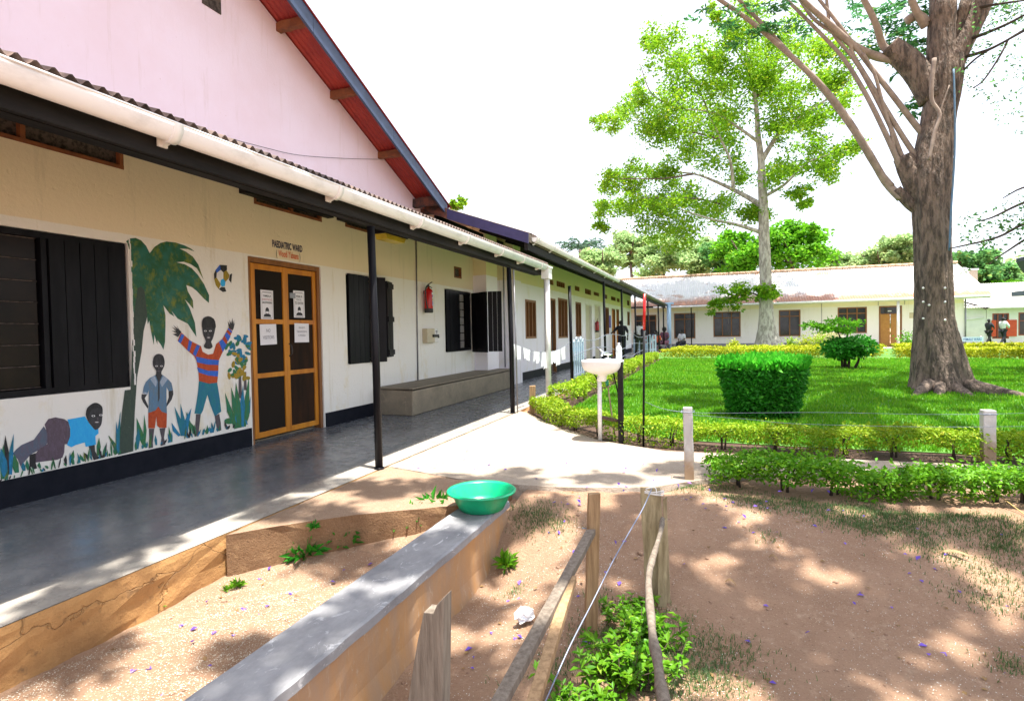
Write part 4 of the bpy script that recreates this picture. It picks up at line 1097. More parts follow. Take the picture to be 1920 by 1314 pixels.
for a, b, c, d, red in ((17.55, 18.45, .3, 2.0, 1), (18.95, 20.6, .5, 2.02, 0)):
    m = MB(); t = .07
    m.box(a, b, FY-.01, FY+.1, c, c+t); m.box(a, b, FY-.01, FY+.1, d-t, d); m.box(a, a+t, FY-.01, FY+.1, c+t, d-t); m.box(b-t, b, FY-.01, FY+.1, c+t, d-t)
    for k in (1, 2): m.box(a+(b-a)*k/3-.03, a+(b-a)*k/3+.03, FY, FY+.1, c+t, d-t)
    m.box(a+t, b-t, FY+.005, FY+.1, 1.45, 1.5)
    f = m.build('window', pm('red_brown_frame', (.32, .07, .025), (.25, .05, .02), 5, .5, .1), fb)
    m = MB(); m.box(a, b, FY+.06, FY+.075, c, d); m.build('pane', M['glass2'], f)
    if red:
        for xa, xb in ((17.5, 17.75), (18.3, 18.85)):
            m = MB(); m.box(xa, xb, FY-.06, FY-.02, .45, 1.55); m.build('shutter', pm('bright_red_shutter', (.62, .07, .015), (.5, .05, .012), 5, .5, .1), f)
# ---- dark two-tier roof corner poking in at the right edge
tb = thing('tall_building', 'grey building whose dark eaves poke in at the right edge', 'building', (12.0, 15.5, 0))
e0 = PY(1896, 556, 20.0); e1 = PY(1905, 498, 20.0)
m = MB(); m.box(e0[0]+1.2, e0[0]+7, 11.0, 19.2, -.05, e1[2]-.1); m.build('wall', M['white_wall'], tb)
m = MB(); m.box(e0[0], e0[0]+1.6, 10.5, 20.0, e0[2], e0[2]+.13); m.build('lower_roof', pm('slate_blue_eave', (.16, .18, .24), (.12, .13, .18), 3, .6, .1), tb)
m = MB(); m.prism([(e1[0], e1[2]+.1), (e1[0]+.16, e1[2]-.22), (e1[0]+7, e1[2]-.22), (e1[0]+7, e1[2]+.2), (e1[0], e1[2]+.2)], 1, 10.5, 20.0); m.build('upper_roof', pm('dark_blue_eave', (.02, .03, .07), (.03, .04, .06), 3, .5, .1), tb)

# ---- name board and lamp near the far buildings
q = PY(1655, 637, 27.5) if False else PY(1824, 636, 40.0)
t = thing('name_board', 'small pale blue board with blue lettering beside the far wall', 'sign', (q[0], 40.0, 0))
m = MB(); m.box(q[0]-.52, q[0]+.52, 40.0, 40.03, q[2]-.14, q[2]+.14); m.build('board', pm('pale_blue_board', (.55, .72, .78), (.5, .68, .75), 3, .5, 0), t)
text('lettering', 'FEMALE WARD', (q[0]-.45, 39.995, q[2]-.075), .15, pm('blue_lettering', (.02, .13, .40), None, 4, .5, 0), t, 'y', .9, .012)
for x in (-.4, .4): 
    m = MB(); m.tube([(q[0]+x, 40.05, -.05), (q[0]+x, 40.05, q[2]+.2)], .03, 8); m.build('leg', M['metal'], t)
a = PY(1822, 545, 52); b = PY(1824, 512, 52)
t = thing('concrete_pole', 'pale square pole standing behind the roof at the right', 'pole', (a[0], 52, 0))
m = MB(); m.bar((a[0], 52, -.05), (a[0], 52, b[2]+.2), .55, .55); m.build('shaft', M['path'], t, bevel=.03)
m = MB(); m.box(a[0]-.33, a[0]+.33, 51.67, 52.33, b[2]+.205, b[2]+.32); m.build('cap', M['white_wall'], t)
a = PY(1807, 508, 50)
t = thing('globe_lamp', 'white globe lamp on a thin post beyond the roof end', 'street lamp', (a[0], 50, 0))
m = MB(); m.tube([(a[0], 50, -.05), (a[0], 50, a[2]-.3)], .06, 8); m.build('post', M['metal'], t)
m = MB(); m.ball((a[0], 50, a[2]), .34, (1, 1, .75)); m.build('globe', M['white'], t)
m = MB(); m.ball((a[0]-.05, 50, a[2]-.7), .42, (1, 1, .7)); m.build('globe', M['white'], t)

# ================================================================== YARD THINGS
t = thing('low_wall', 'low garden wall with grey cement cap and orange stained sides under the green basin', 'wall', (-1.64, 1.8, -.3))
m = MB()
ys = np.linspace(-.6, 3.90, 34)
vs = []; zl = [-.42, -.3, -.22, -.13, -.045]
for y in ys:
    for z in zl: vs.append((-1.505+random.uniform(-.004, .004)+(.02 if z < -.3 else 0), y, z))
m.add(vs, [(i*5+j, (i+1)*5+j, (i+1)*5+j+1, i*5+j+1) for i in range(33) for j in range(4)])
m.box(-1.785, -1.52, -.6, 3.895, -.42, -.05)
m.add([(-1.505, 3.9, -.42), (-1.79, 3.9, -.42), (-1.79, 3.9, -.045), (-1.505, 3.9, -.045)], [(0, 1, 2, 3)])
m.build('body', M['wallface'], t)
m = MB()
P = [(-1.80, -.05), (-1.80, -.008), (-1.79, 0), (-1.505, 0), (-1.492, -.008), (-1.49, -.05)]
ys = np.linspace(-.62, 3.93, 60); vs = []
for y in ys:
    w1 = random.uniform(-.003, .003)
    for i, (x, z) in enumerate(P): vs.append((x + (w1 if i > 3 else -w1 if i < 2 else 0), y, z + (random.uniform(-.0015, .0015))))
m.add(vs, [(i*6+j, (i+1)*6+j, (i+1)*6+(j+1) % 6, i*6+(j+1) % 6) for i in range(59) for j in range(6)] + [tuple(range(6)), tuple(range(59*6, 60*6))])
m.build('cap', M['cap'], t)

# green basin
t = thing('basin', 'round green plastic basin standing on the end of the low wall', 'basin', (-1.625, 3.70, 0))
m = MB()
seg = 72
prof = [(.0, .008), (.14, .008), (.15, .004), (.152, 0), (.162, .003), (.185, .05), (.212, .105), (.222, .122), (.228, .132), (.250, .133), (.255, .128), (.256, .136), (.250, .141), (.226, .140), (.215, .128), (.18, .05), (.158, .016), (.0, .014)]
vs = []
for k, (r, z) in enumerate(prof):
    for s in range(seg):
        rib = .0022*(1 if s % 2 else -1) if k in (5, 6, 15) else 0
        a = 2*math.pi*s/seg; vs.append((-1.625+(r+rib)*math.cos(a), 3.70+(r+rib)*math.sin(a), z+.001))
m.sh(True).add(vs, [(i*seg+s, i*seg+(s+1) % seg, (i+1)*seg+(s+1) % seg, (i+1)*seg+s) for i in range(len(prof)-1) for s in range(seg)])
k = NT('green_plastic'); k.col((.004, .40, .17)); k.rough(.28)
k.b.inputs['Subsurface Weight'].default_value = .0
m.build('bowl', pm('used_green_plastic', (.004, .38, .17), (.010, .30, .14), 9, .3, .08, 90, lo=.45, hi=.7), t)

# ------- wooden fence in the foreground
def plank(mb, base, top, wd, th, up, jag=.02, n=9, slant=0, tip=None):
    """sawn board from base to top with rough edges and uneven end"""
    base = Vector(base); top = Vector(top); d = (top-base); L = d.length; d.normalize(); up = Vector(up)
    sd = d.cross(up).normalized(); nn = sd.cross(d).normalized()
    vs = []
    for i in range(n):
        f = i/(n-1); p = base + d*(L*f); w_ = wd*(1+random.uniform(-jag, jag))
        for sx, sz in ((-1, -1), (1, -1), (1, 1), (-1, 1)):
            e = 0
            if i == n-1: e = (slant*sx + random.uniform(-.004, .004))
            vs.append(p + sd*(sx*w_/2) + nn*(sz*th/2) + d*e)
    fs = [(3, 2, 1, 0), (4*n-4, 4*n-3, 4*n-2, 4*n-1)] + [(4*i+k, 4*i+(k+1) % 4, 4*i+4+(k+1) % 4, 4*i+4+k) for i in range(n-1) for k in range(4)]
    mb.add(vs, fs)
A = (-.625, 2.87)
t = thing('fence_post', 'upright brown square wooden post with a rail leaning on its left side', 'post', (A[0], A[1], -.3), 'wooden posts of the broken foreground fence')
m = MB(); plank(m, (A[0]-.01, A[1]-.02, -.36), (A[0]+.012, A[1]+.02, .425), .062, .055, (.35, -.93, 0), .03, slant=.004); m.build('post', M['rawwood'], t, bevel=.002)
m = MB(); m.tube([(A[0]-.04, A[1]-.05, .255), (A[0]-.02, A[1]-.03, .25)], .004, 6); m.build('nail', M['metal'], t)
Bp = PZ(1224, 1130, -.3); Bp = (-.345, 3.2)
t = thing('fence_post', 'wide pale split plank post with a string tied round its top', 'post', (Bp[0], Bp[1], -.25), 'wooden posts of the broken foreground fence')
m = MB(); plank(m, (Bp[0]+.02, Bp[1], -.33), (Bp[0]-.01, Bp[1]+.02, .385), .115, .03, (.15, -.98, 0), .035, 12, slant=-.004); m.build('post', M['palewood'], t, bevel=.002)
m = MB(); plank(m, (Bp[0]+.055, Bp[1]-.05, -.30), (Bp[0]+.062, Bp[1]-.03, .22), .05, .028, (.15, -.98, 0), .06, 9, slant=.012)
plank(m, (Bp[0]+.085, Bp[1]+.0, -.30), (Bp[0]+.07, Bp[1]+.02, .33), .022, .03, (.15, -.98, 0), .06, 9, slant=.01); m.build('side_slat', M['palewood'], t, bevel=.002)
m = MB()
for k in range(3):
    z = .355+k*.008
    m.tube([(Bp[0]+.065*math.cos(a), Bp[1]+.02+.024*math.sin(a), z+.004*math.sin(a*2+k)) for a in np.linspace(0, 2*math.pi, 17)], .003, 5)
m.tube(smooth_path([(Bp[0]-.01, Bp[1]-.01, .37), (Bp[0]-.03, Bp[1]-.03, .39), (Bp[0]+.02, Bp[1]-.02, .40), (Bp[0]+.03, Bp[1]-.03, .37)], 5), .003, 5)
m.build('string', M['white'], t)
L0 = PY(800, 1297, 1.5)
t = thing('fence_post', 'blurred cracked grey wooden post end at the bottom edge of the picture', 'post', (-.86, 1.5, -.3), 'wooden posts of the broken foreground fence')
m = MB()
prof = [PY(835, 1116, 1.5), PY(822, 1130, 1.5), PY(815, 1146, 1.5), PY(797, 1144, 1.5)]
poly = [(prof[0][0], prof[0][2]), (prof[1][0], prof[1][2]), (prof[2][0], prof[2][2]), (prof[3][0], prof[3][2]), (PY(785, 1200, 1.5)[0], PY(785, 1200, 1.5)[2]), (-.95, .0), (-.99, -.36), (-.83, -.36), (PY(833, 1297, 1.5)[0], PY(833, 1297, 1.5)[2])]
m.prism(poly, 1, 1.49, 1.545); m.build('post', M['greywood'], t, bevel=.003)
t = thing('fence_rail', 'pair of weathered boards sloping down from the brown square post towards the camera', 'rail', tuple(PZ(1020, 1160, .15)))
a0 = PZ(1108, 997, .235); a1 = PZ(930, 1330, .14)
m = MB(); plank(m, a1, a0, .046, .032, (0, 0, 1), .04, 14, slant=.008); m.build('board', M['greywood'], t, bevel=.002)
b0 = PZ(1072, 1085, .19); b1 = PZ(998, 1325, .10)
m = MB(); plank(m, b1, b0, .042, .032, (0, 0, 1), .05, 12, slant=.006); m.build('board', M['rawwood'], t, bevel=.002)
t = thing('branch_rail', 'crooked grey branch tied to the wide split plank post', 'branch', tuple(PZ(1220, 1100, .15)))
pts = [PZ(1242, 972, .25), PZ(1238, 1000, .245), PZ(1224, 1045, .23), PZ(1216, 1085, .22), PZ(1219, 1140, .2), PZ(1224, 1190, .19), PZ(1231, 1230, .17), PZ(1238, 1275, .15), PZ(1248, 1330, .13)]
m = MB(); m.tube(smooth_path(pts, 4), [.012+.005*math.sin(i*.9)*.4+.00025*i for i in range(33)], 8, noise=.1); m.build('branch', M['greywood'], t)
t = thing('fence_wire', 'slack blue grey wire running from the wide split plank post to the bottom edge', 'wire', tuple(PZ(1110, 1130, .1)))
pts = [PY(1222, 916, 3.17), PZ(1206, 952, .35), PZ(1187, 985, .30), PZ(1150, 1050, .22), PZ(1110, 1130, .12), PZ(1068, 1212, .0), PZ(1020, 1320, -.12)]
m = MB(); m.tube(smooth_path(pts, 5), .0032, 6); m.build('wire', M['wire'], t)

def conc_post(x, y, z0, z1, wd, label, lean=0):
    t = thing('fence_post', label, 'post', (x, y, z0), 'concrete fence posts by the hedges')
    m = MB(); m.bar((x+lean, y, z0-.1), (x, y, z1), wd, wd*.9, up=(0, 1, 0), wob=.003)
    k = NT('post_concrete_%d' % int(y*10)); sp = k.n('ShaderNodeSeparateXYZ'); k.l(k.tc.outputs['Object'], sp.inputs[0])
    ad = k.n('ShaderNodeMath', operation='MULTIPLY_ADD'); k.l(k.noise(14, 5, .7), ad.inputs[0]); ad.inputs[1].default_value = .3; k.l(sp.outputs[2], ad.inputs[2])
    k.col(k.mix(k.ramp(ad.outputs[0], .30, .5), (.34, .24, .15), (.50, .48, .46))); k.rough(.85); k.bump(k.noise(40, 5, .7), .4, .006)
    m.build('post', k.m, t, bevel=.006)
    m = MB(); m.tube([(x-.05, y-.055, z1-.04), (x+.05, y-.055, z1-.035), (x+.055, y+.05, z1-.035), (x-.055, y+.05, z1-.04), (x-.05, y-.055, z1-.04)], .004, 5); m.build('wire_tie', M['wire'], t)
conc_post(-.225, 4.97, -.07, .62, .078, 'pale concrete post at the near end of the front hedge', .012)
conc_post(2.42, 6.42, -.05, .48, .10, 'short pale concrete post rising out of the hedge at the right')
def wire(label, pts, r=.004):
    t = thing('fence_wire', label, 'wire', tuple(pts[0]), 'fence wires')
    m = MB(); m.tube(smooth_path(pts, 8), r, 5); m.build('wire', M['wire'], t)
wire('upper thin wire stretched between the two concrete posts', [(-.6, 5.1, .64), (-.22, 4.91, .585), (.9, 5.55, .53), (2.42, 6.36, .45), (5.2, 7.9, .42)], .0018)
wire('lower slack wire hanging between the two concrete posts', [(-.22, 4.91, .565), (.25, 5.2, .50), (.8, 5.55, .42), (2.42, 6.36, .33), (5, 7.7, .28)], .0018)

# ------- wash stand
q = (-1.27, 6.48)
t = thing('wash_basin', 'white ceramic hand basin on a grey pipe stand beside the hedge', 'wash basin', (q[0], q[1], 0))
m = MB()
prof = [(.035, -.235), (.045, -.23), (.048, -.18), (.065, -.155), (.12, -.145), (.175, -.125), (.212, -.095), (.232, -.06), (.24, -.03), (.243, .0), (.243, .015), (.234, .02), (.215, .015), (.195, -.04), (.12, -.09), (.02, -.11), (0, -.11)]
vs = []; seg = 36
for r, z in prof:
    for s in range(seg):
        a = 2*math.pi*s/seg; c, s_ = math.cos(a), math.sin(a)
        e = (abs(c)**3.2+abs(s_)**3.2)**(-1/3.2) if r > .2 else 1
        vs.append((q[0]+.02+r*e*c*1.0, q[1]+r*e*s_*.82, .93+z))
m.sh(True).add(vs, [(i*seg+s, i*seg+(s+1) % seg, (i+1)*seg+(s+1) % seg, (i+1)*seg+s) for i in range(len(prof)-1) for s in range(seg)])
m.build('bowl', M['white'], t)
m = MB(); m.tube([(q[0]-.02, q[1], -.02), (q[0]-.02, q[1], .74)], .026, 14); m.tube([(q[0]-.02, q[1], .70), (q[0]-.01, q[1], .76)], .034, 12); m.build('stand_pipe', M['pvc'], t)
m = MB(); m.box(-1.06, -1.0, 6.38, 6.44, -.05, .93); m.build('stand_post', M['blackwood'], t, bevel=.003)
m = MB(); m.bar((q[0]+.01, q[1]+.01, .265), (-1.06, 6.43, .24), .03, .035); m.build('cross_bar', pm('dark_brown_iron', (.08, .045, .03), (.05, .03, .025), 6, .7, .2), t)
for a, b in (((-1.12, 6.43, .82), (-1.05, 6.41, .52)), ((-1.37, 6.46, .82), (-1.29, 6.47, .68)), ((-1.2, 6.5, .80), (-1.27, 6.48, .70))):
    m = MB(); m.tube([a, b], .008, 6); m.build('brace', M['black'], t)
m = MB()
m.tube(smooth_path([(-1.22, 6.66, .94), (-1.22, 6.66, 1.02), (-1.25, 6.60, 1.03), (-1.27, 6.54, 1.0)], 5), .014, 8); m.tube([(-1.27, 6.64, 1.02), (-1.17, 6.68, 1.0)], .016, 8); m.tube([(-1.26, 6.64, .95), (-1.18, 6.66, .95)], .02, 8)
m.tube([(-1.24, 6.62, 1.02), (-1.36, 6.66, 1.10)], .007, 6)
m.build('tap', pm('chrome', (.75, .75, .76), None, 4, .15, 0, metal=1), t)
t = thing('stick', 'thin wooden stick with a green cap leaning behind the wash stand', 'stick', (-1.16, 6.62, 0))
m = MB(); m.tube([(-1.13, 6.6, -.03), (-1.22, 6.62, .66)], .010, 7); m.build('shaft', M['palewood'], t)
m = MB(); m.tube([(-1.222, 6.62, .63), (-1.228, 6.62, .70)], .02, 10); m.build('cap', pm('green_cap', (.01, .25, .14), None, 4, .4, 0), t)
q = (-1.045, 6.42, .945)
t = thing('water_bottle', 'clear plastic water bottle standing on the back of the wash basin', 'bottle', q)
k = NT('clear_plastic'); k.col((.85, .9, .95)); k.rough(.12); k.b.inputs['Transmission Weight'].default_value = .4; k.b.inputs['IOR'].default_value = 1.2
m = MB(); m.lathe(q, [(.03, 0), (.036, .006), (.036, .04), (.034, .05), (.036, .06), (.036, .10), (.034, .11), (.036, .12), (.034, .145), (.016, .18), (.013, .19)], 18); m.build('body', k.m, t)
m = MB(); m.lathe(q, [(.015, .185), (.015, .205), (0, .206)], 14); m.build('cap', M['white'], t)

t = thing('striped_pole', 'thin upright pole, red at the top and black below, beside the hedge', 'pole', (-.765, 6.33, -.03))
m = MB(); m.tube([(-.77, 6.33, -.1), (-.745, 6.33, 1.3)], .0125, 10); m.build('lower_pole', M['black'], t)
m = MB(); m.tube([(-.745, 6.33, 1.297), (-.735, 6.33, 1.70)], .0155, 10); m.build('upper_pole', M['red'], t)

t = thing('wood_stub', 'short square wooden stub at the start of the hedge', 'post', (-2.80, 8.5, -.05))
m = MB(); plank(m, (-2.80, 8.5, -.1), (-2.79, 8.5, .42), .10, .07, (.3, -.95, 0), .02, slant=.004); m.build('post', M['rawwood'], t, bevel=.003)

# ------- washing line
t = thing('clothes_line', 'thin washing line strung from the veranda post to the gate post', 'line', (-3.03, 10, 1.0))
line = smooth_path([(-3.05, 8.26, 1.12), (-3.03, 9.6, .93), (-3.03, 10.9, .92), (-3.08, 12.2, 1.05)], 10)
m = MB(); m.tube(line, .004, 5); m.build('line', M['wire'], t)
kcl = pm('white_cotton', (.82, .82, .84), (.75, .76, .8), 8, .9, .2, 80)
lab = ['white cloth nearest the post on the washing line', 'second white cloth on the washing line', 'third small white cloth on the washing line', 'white cloth just left of the white downpipe', 'white cloth just right of the white downpipe', 'white cloth hanging longest on the washing line', 'last white cloth towards the gate post on the washing line']
for i in range(7):
    j0 = 1+i*3.5; 
    def L_(f):
        k0 = int(f); f0 = f-k0; return line[min(k0, 30)]*(1-f0)+line[min(k0+1, 30)]*f0
    w_ = random.uniform(2.4, 3.3); n = 8; mnz = random.choice([.13, .2, .17, .25, .15])+.05*random.random()
    vs = []
    for a in range(n+1):
        p = L_(j0+w_*a/n)
        for b in range(5):
            dz = -b/4*(mnz+.045*math.sin(a*1.3+i)+.03*math.sin(a*2.9+i*2)); vs.append((p[0]+.012*math.sin(a*1.9+b*.5+i)*(b/3+.2)+.006, p[1], p[2]+dz+.002))
    m = MB(); m.sh(True).add(vs, [(a*5+b, (a+1)*5+b, (a+1)*5+b+1, a*5+b+1) for a in range(n) for b in range(4)])
    o = m.build('cloth', kcl, None, off=tuple(L_(j0+1.6)))
    tag(o, lab[i], 'cloth', 'white cloths on the washing line')

# ------- gates
def gate(label, y0, y1, x, z0, z1, n, dx=0):
    t = thing('picket_gate', label, 'gate', (x, (y0+y1)/2, 0), 'pale blue picket gates on the veranda')
    pb = pm('pale_blue_gate_paint', (.42, .55, .68), (.34, .47, .6), 6, .5, .15)
    for k in range(n):
        f = k/(n-1); y = y0+(y1-y0)*f; xx = x+dx*f; h = .06 if k % 2 else 0
        m = MB(); m.prism([(y-.045, z0), (y+.045, z0), (y+.045, z1-.06-h), (y, z1-h), (y-.045, z1-.06-h)], 0, xx-.012, xx+.012)
        if dx: m = MB(); m.box(xx-.045, xx+.045, y-.012, y+.012, z0, z1-h)
        m.build('picket', pb, t)
    for z in (z0+.18, z1-.3):
        m = MB(); m.bar((x-.03, y0-.05, z), (x-.03+dx, y1+.05, z), .03, .09); m.build('rail', pb, t)
gate('open pale blue picket gate beside the nearest free black post', 12.42, 13.55, -3.10, .03, 1.17, 6)
gate('pale blue picket gate far down the veranda near the seated people', 31.0, 31.05, -4.2, .05, 1.05, 9, 1.15)
t = thing('fence_wire', 'tangled thin wires tied along the far black veranda posts', 'wire', (-3.03, 18, .9), 'fence wires')
m = MB()
for z in (.35, .75, 1.1):
    pts = []
    for y in (12.25, 14.3, 16.35, 18, 19.7, 21.4, 23.2, 25.5, 27.9): pts.append((-3.0+random.uniform(-.02, .02), y, z+random.uniform(-.12, .12)))
    m.tube(smooth_path(pts, 4), .008, 5)
m.build('wire', M['wire'], t)

# ------- plastic bag, loose stones
q = PZ(985, 1158, -.285)
t = thing('plastic_bag', 'crumpled white plastic scrap on the earth behind the sloping boards', 'bag', tuple(q))
m = MB(); m.ball((q[0], q[1], q[2]+.03), .05, (.75, 1, 1.0), 14, 9)
m.v = [(x+random.uniform(-.022, .022), y+random.uniform(-.022, .022), max(q[2]+(z-q[2])*.7+random.uniform(-.016, .016), q[2]-.005)) for x, y, z in m.v]; m.sm = [False]*len(m.f)
m.build('sheet', kcl, t)

# ================================================================== VEGETATION
Lf = {}
Lf['lime'] = leafmat('lime_hedge_leaf', (.18, .36, .012), (.33, .48, .02), (.58, .60, .06), .35)
Lf['hedge'] = leafmat('green_hedge_leaf', (.08, .27, .012), (.17, .40, .015), (.33, .50, .03), .35)
Lf['yellow'] = leafmat('yellow_hedge_leaf', (.32, .42, .015), (.50, .54, .02), (.66, .60, .05), .3)
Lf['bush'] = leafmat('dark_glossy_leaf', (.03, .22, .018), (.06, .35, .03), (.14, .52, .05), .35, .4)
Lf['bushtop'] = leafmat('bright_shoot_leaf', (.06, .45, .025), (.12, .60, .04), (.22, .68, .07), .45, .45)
Lf['tree'] = leafmat('yellow_green_tree_leaf', (.13, .33, .012), (.28, .52, .02), (.55, .64, .05), .5)
Lf['mid'] = leafmat('mid_green_tree_leaf', (.09, .33, .012), (.17, .46, .02), (.30, .54, .03), .5)
Lf['far'] = leafmat('hazed_far_tree_leaf', (.30, .48, .20), (.44, .62, .27), (.58, .68, .34), .6)  # distance haze put into the colour of these leaves
Lf['fardark'] = leafmat('dark_far_tree_leaf', (.09, .28, .09), (.19, .42, .12), (.38, .46, .12), .5)
Lf['fern'] = leafmat('blue_green_leaflet', (.05, .22, .08), (.12, .34, .10), (.42, .38, .07), .45)
Lf['grass'] = leafmat('lawn_blade', (.09, .31, .014), (.18, .43, .018), (.34, .52, .04), .45)
Lf['dry'] = leafmat('dull_grass_blade', (.07, .15, .05), (.12, .20, .06), (.26, .24, .10), .3)
barkpale = pm('pale_grey_bark', (.46, .42, .36), (.24, .21, .18), 7, .9, .8, 14, stretch=(1, 1, .35), lo=.42, hi=.58, bdist=.03)
barkdark = pm('brown_grey_bark', (.235, .175, .135), (.075, .058, .046), 6, .95, 1.0, 12, stretch=(2.2, 2.2, .55), lo=.42, hi=.6, bdist=.08)
limbm = pm('smooth_grey_brown_limb', (.34, .27, .22), (.22, .17, .14), 6, .85, .3, 20)
stemm = pm('dark_stem', (.07, .045, .03), (.04, .03, .02), 9, .9, .3)

def resample(pts, step):
    P = [np.array(p, float) for p in pts]; out = []
    for a, b in zip(P, P[1:]):
        n = max(1, int(np.linalg.norm(b-a)/step))
        for i in range(n): out.append(a+(b-a)*i/n)
    out.append(P[-1]); return out
def hedge(name, label, path, width, z0, z1, n, size, mat, nstem, ragged=.06, group='clipped hedges', gaps=True, size2=None):
    p0 = path[len(path)//2]
    t = thing(name, label, 'hedge', (p0[0], p0[1], z0), group)
    P = np.array(smooth_path(path, 6)); seg = np.linalg.norm(np.diff(P[:, :2], axis=0), axis=1); cum = np.concatenate([[0], np.cumsum(seg)])
    s = RNG.uniform(0, cum[-1], n); i = np.clip(np.searchsorted(cum, s)-1, 0, len(seg)-1); f = (s-cum[i])/seg[i]
    base = P[i, :2]+(P[i+1, :2]-P[i, :2])*f[:, None]
    d = (P[i+1, :2]-P[i, :2])/seg[i][:, None]; nrm = np.stack([-d[:, 1], d[:, 0]], 1)
    # bias towards the outside of a rounded box
    u = RNG.uniform(-1, 1, n); v = RNG.uniform(0, 1, n)
    k = RNG.random(n); u = np.where(k < .40, np.sign(u)*(1-.22*RNG.random(n)), u); v = np.where((k > .40) & (k < .82), 1-.18*RNG.random(n), v)
    wob = .5+.5*np.sin(s*2.1+p0[0]*3)*.5+.25*np.sin(s*5.3+1)+.15*np.sin(s*11)
    top = z1 - ragged*wob + RNG.exponential(ragged*.18, n)
    bot = z0 + (z1-z0)*(.25+.22*np.sin(s*3.7)+.12*np.sin(s*9.1)) * (1 if gaps else .3)
    z = bot+(top-bot)*v
    w_ = width*.5*(.86+.14*np.sin(s*2.7+.5)+.08*np.sin(s*7.7))*(1-.25*np.abs(v-.6))
    pos = np.column_stack([base+nrm*(u*w_)[:, None], z])
    leaves('foliage', pos, size, mat, t, up=.5)
    for j in range(nstem):
        s0 = cum[-1]*(j+.5+random.uniform(-.3, .3))/nstem; ii = int(np.clip(np.searchsorted(cum, s0)-1, 0, len(seg)-1)); ff = (s0-cum[ii])/seg[ii]
        b = P[ii]+(P[ii+1]-P[ii])*ff; m = MB()
        for q in range(3):
            x, y = b[0]+random.uniform(-.03, .03), b[1]+random.uniform(-.03, .03); h = (z1-z0)
            m.tube([(x, y, z0-.03), (x+random.uniform(-.02, .02), y+random.uniform(-.02, .02), z0+h*.4), (x+random.uniform(-.12, .12), y+random.uniform(-.1, .1), z0+h*.8)], [.012, .009, .004], 5)
        m.build('stem', stemm, t)
    return t
hedge('hedge', 'near bright green hedge with gaps and bare stems in front of the path', [(-.06, 4.95), (.25, 5.0), (.8, 5.02), (1.5, 5.05), (2.3, 5.12), (3.4, 5.25)], .50, -.06, .22, 13000, .042, Lf['hedge'], 10, ragged=.11)
hedge('hedge', 'lime hedge curving along the far side of the path behind the concrete posts', [(-2.66, 8.6), (-2.2, 7.75), (-1.6, 6.98), (-1.0, 6.62), (-.3, 6.45), (.8, 6.46), (2.5, 6.54), (4.5, 6.72), (7.5, 7.05)], .46, -.04, .27, 30000, .038, Lf['lime'], 22)
hedge('hedge', 'yellow green hedge running beside the veranda kerb', [(-2.55, 9.4), (-2.56, 12), (-2.55, 16), (-2.55, 20), (-2.5, 25)], .55, -.03, .33, 15000, .06, Lf['lime'], 8)
hedge('hedge', 'far yellow hedge row nearest the lawn', [(-2.3, 26.2), (0, 26.9), (3, 27.1), (6.5, 26.9)], .7, -.03, .42, 7000, .10, Lf['yellow'], 0, gaps=False)
hedge('hedge', 'far yellow hedge row just behind, along the white building', [(-2.0, 29), (0, 29.4), (3, 29.4), (7.2, 29.2)], .8, -.03, .45, 6000, .11, Lf['yellow'], 0, gaps=False)
hedge('hedge', 'far yellow hedge right of the big trunk', [(6.9, 26.2), (8.2, 26.0), (9.6, 25.6), (11, 25.0)], .8, -.03, .42, 5000, .10, Lf['yellow'], 0, gaps=False)
hedge('hedge', 'second far yellow hedge right of the big trunk, below the name board', [(7.4, 28.6), (9.5, 28.3), (12.0, 27.8)], .9, -.03, .5, 5000, .11, Lf['yellow'], 0, gaps=False)
hedge('hedge', 'last far hedge by the path at the right edge', [(11.3, 26.8), (12.5, 26.5), (14, 26.2), (16, 25.8)], .8, -.03, .5, 4500, .11, Lf['yellow'], 0, gaps=False)

# clipped block bush
t = thing('clipped_bush', 'dense square clipped bush with bright top on the lawn', 'bush', (.66, 8.95, -.05))
n = 15000
u = RNG.uniform(-1, 1, (n, 3)); kx = RNG.integers(0, 5, n)
for ax in range(3):
    sel = kx == ax; u[sel, ax] = np.sign(u[sel, ax])*(1-.10*RNG.random(sel.sum()))
z = .38+u[:, 2]*.40
wd = .43+.18*np.clip((z+.05)/.8, 0, 1)
rn = np.maximum(np.abs(u[:, 0]), np.abs(u[:, 1])); ll = np.linalg.norm(u[:, :2], axis=1)+1e-6
sh = (rn/ll)**.8
pos = np.column_stack([.66+u[:, 0]*wd*sh*1.02, 8.98+u[:, 1]*wd*sh*.92, z+.03*np.sin(u[:, 0]*7)*np.cos(u[:, 1]*5)-.10*np.clip(ll-.75, 0, 1)*np.clip(u[:, 2], 0, 1)+RNG.normal(0, .015, n)])
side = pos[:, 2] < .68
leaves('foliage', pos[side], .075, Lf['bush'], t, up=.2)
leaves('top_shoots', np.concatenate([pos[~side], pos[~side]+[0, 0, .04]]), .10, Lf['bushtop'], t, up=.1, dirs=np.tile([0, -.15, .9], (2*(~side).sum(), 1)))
for k in range(5):
    m = MB(); x, y = .66+random.uniform(-.2, .2), 8.9+random.uniform(-.2, .2); m.tube([(x, y, -.06), (x+random.uniform(-.1, .1), y, .4)], [.03, .015], 6); m.build('stem', stemm, t)

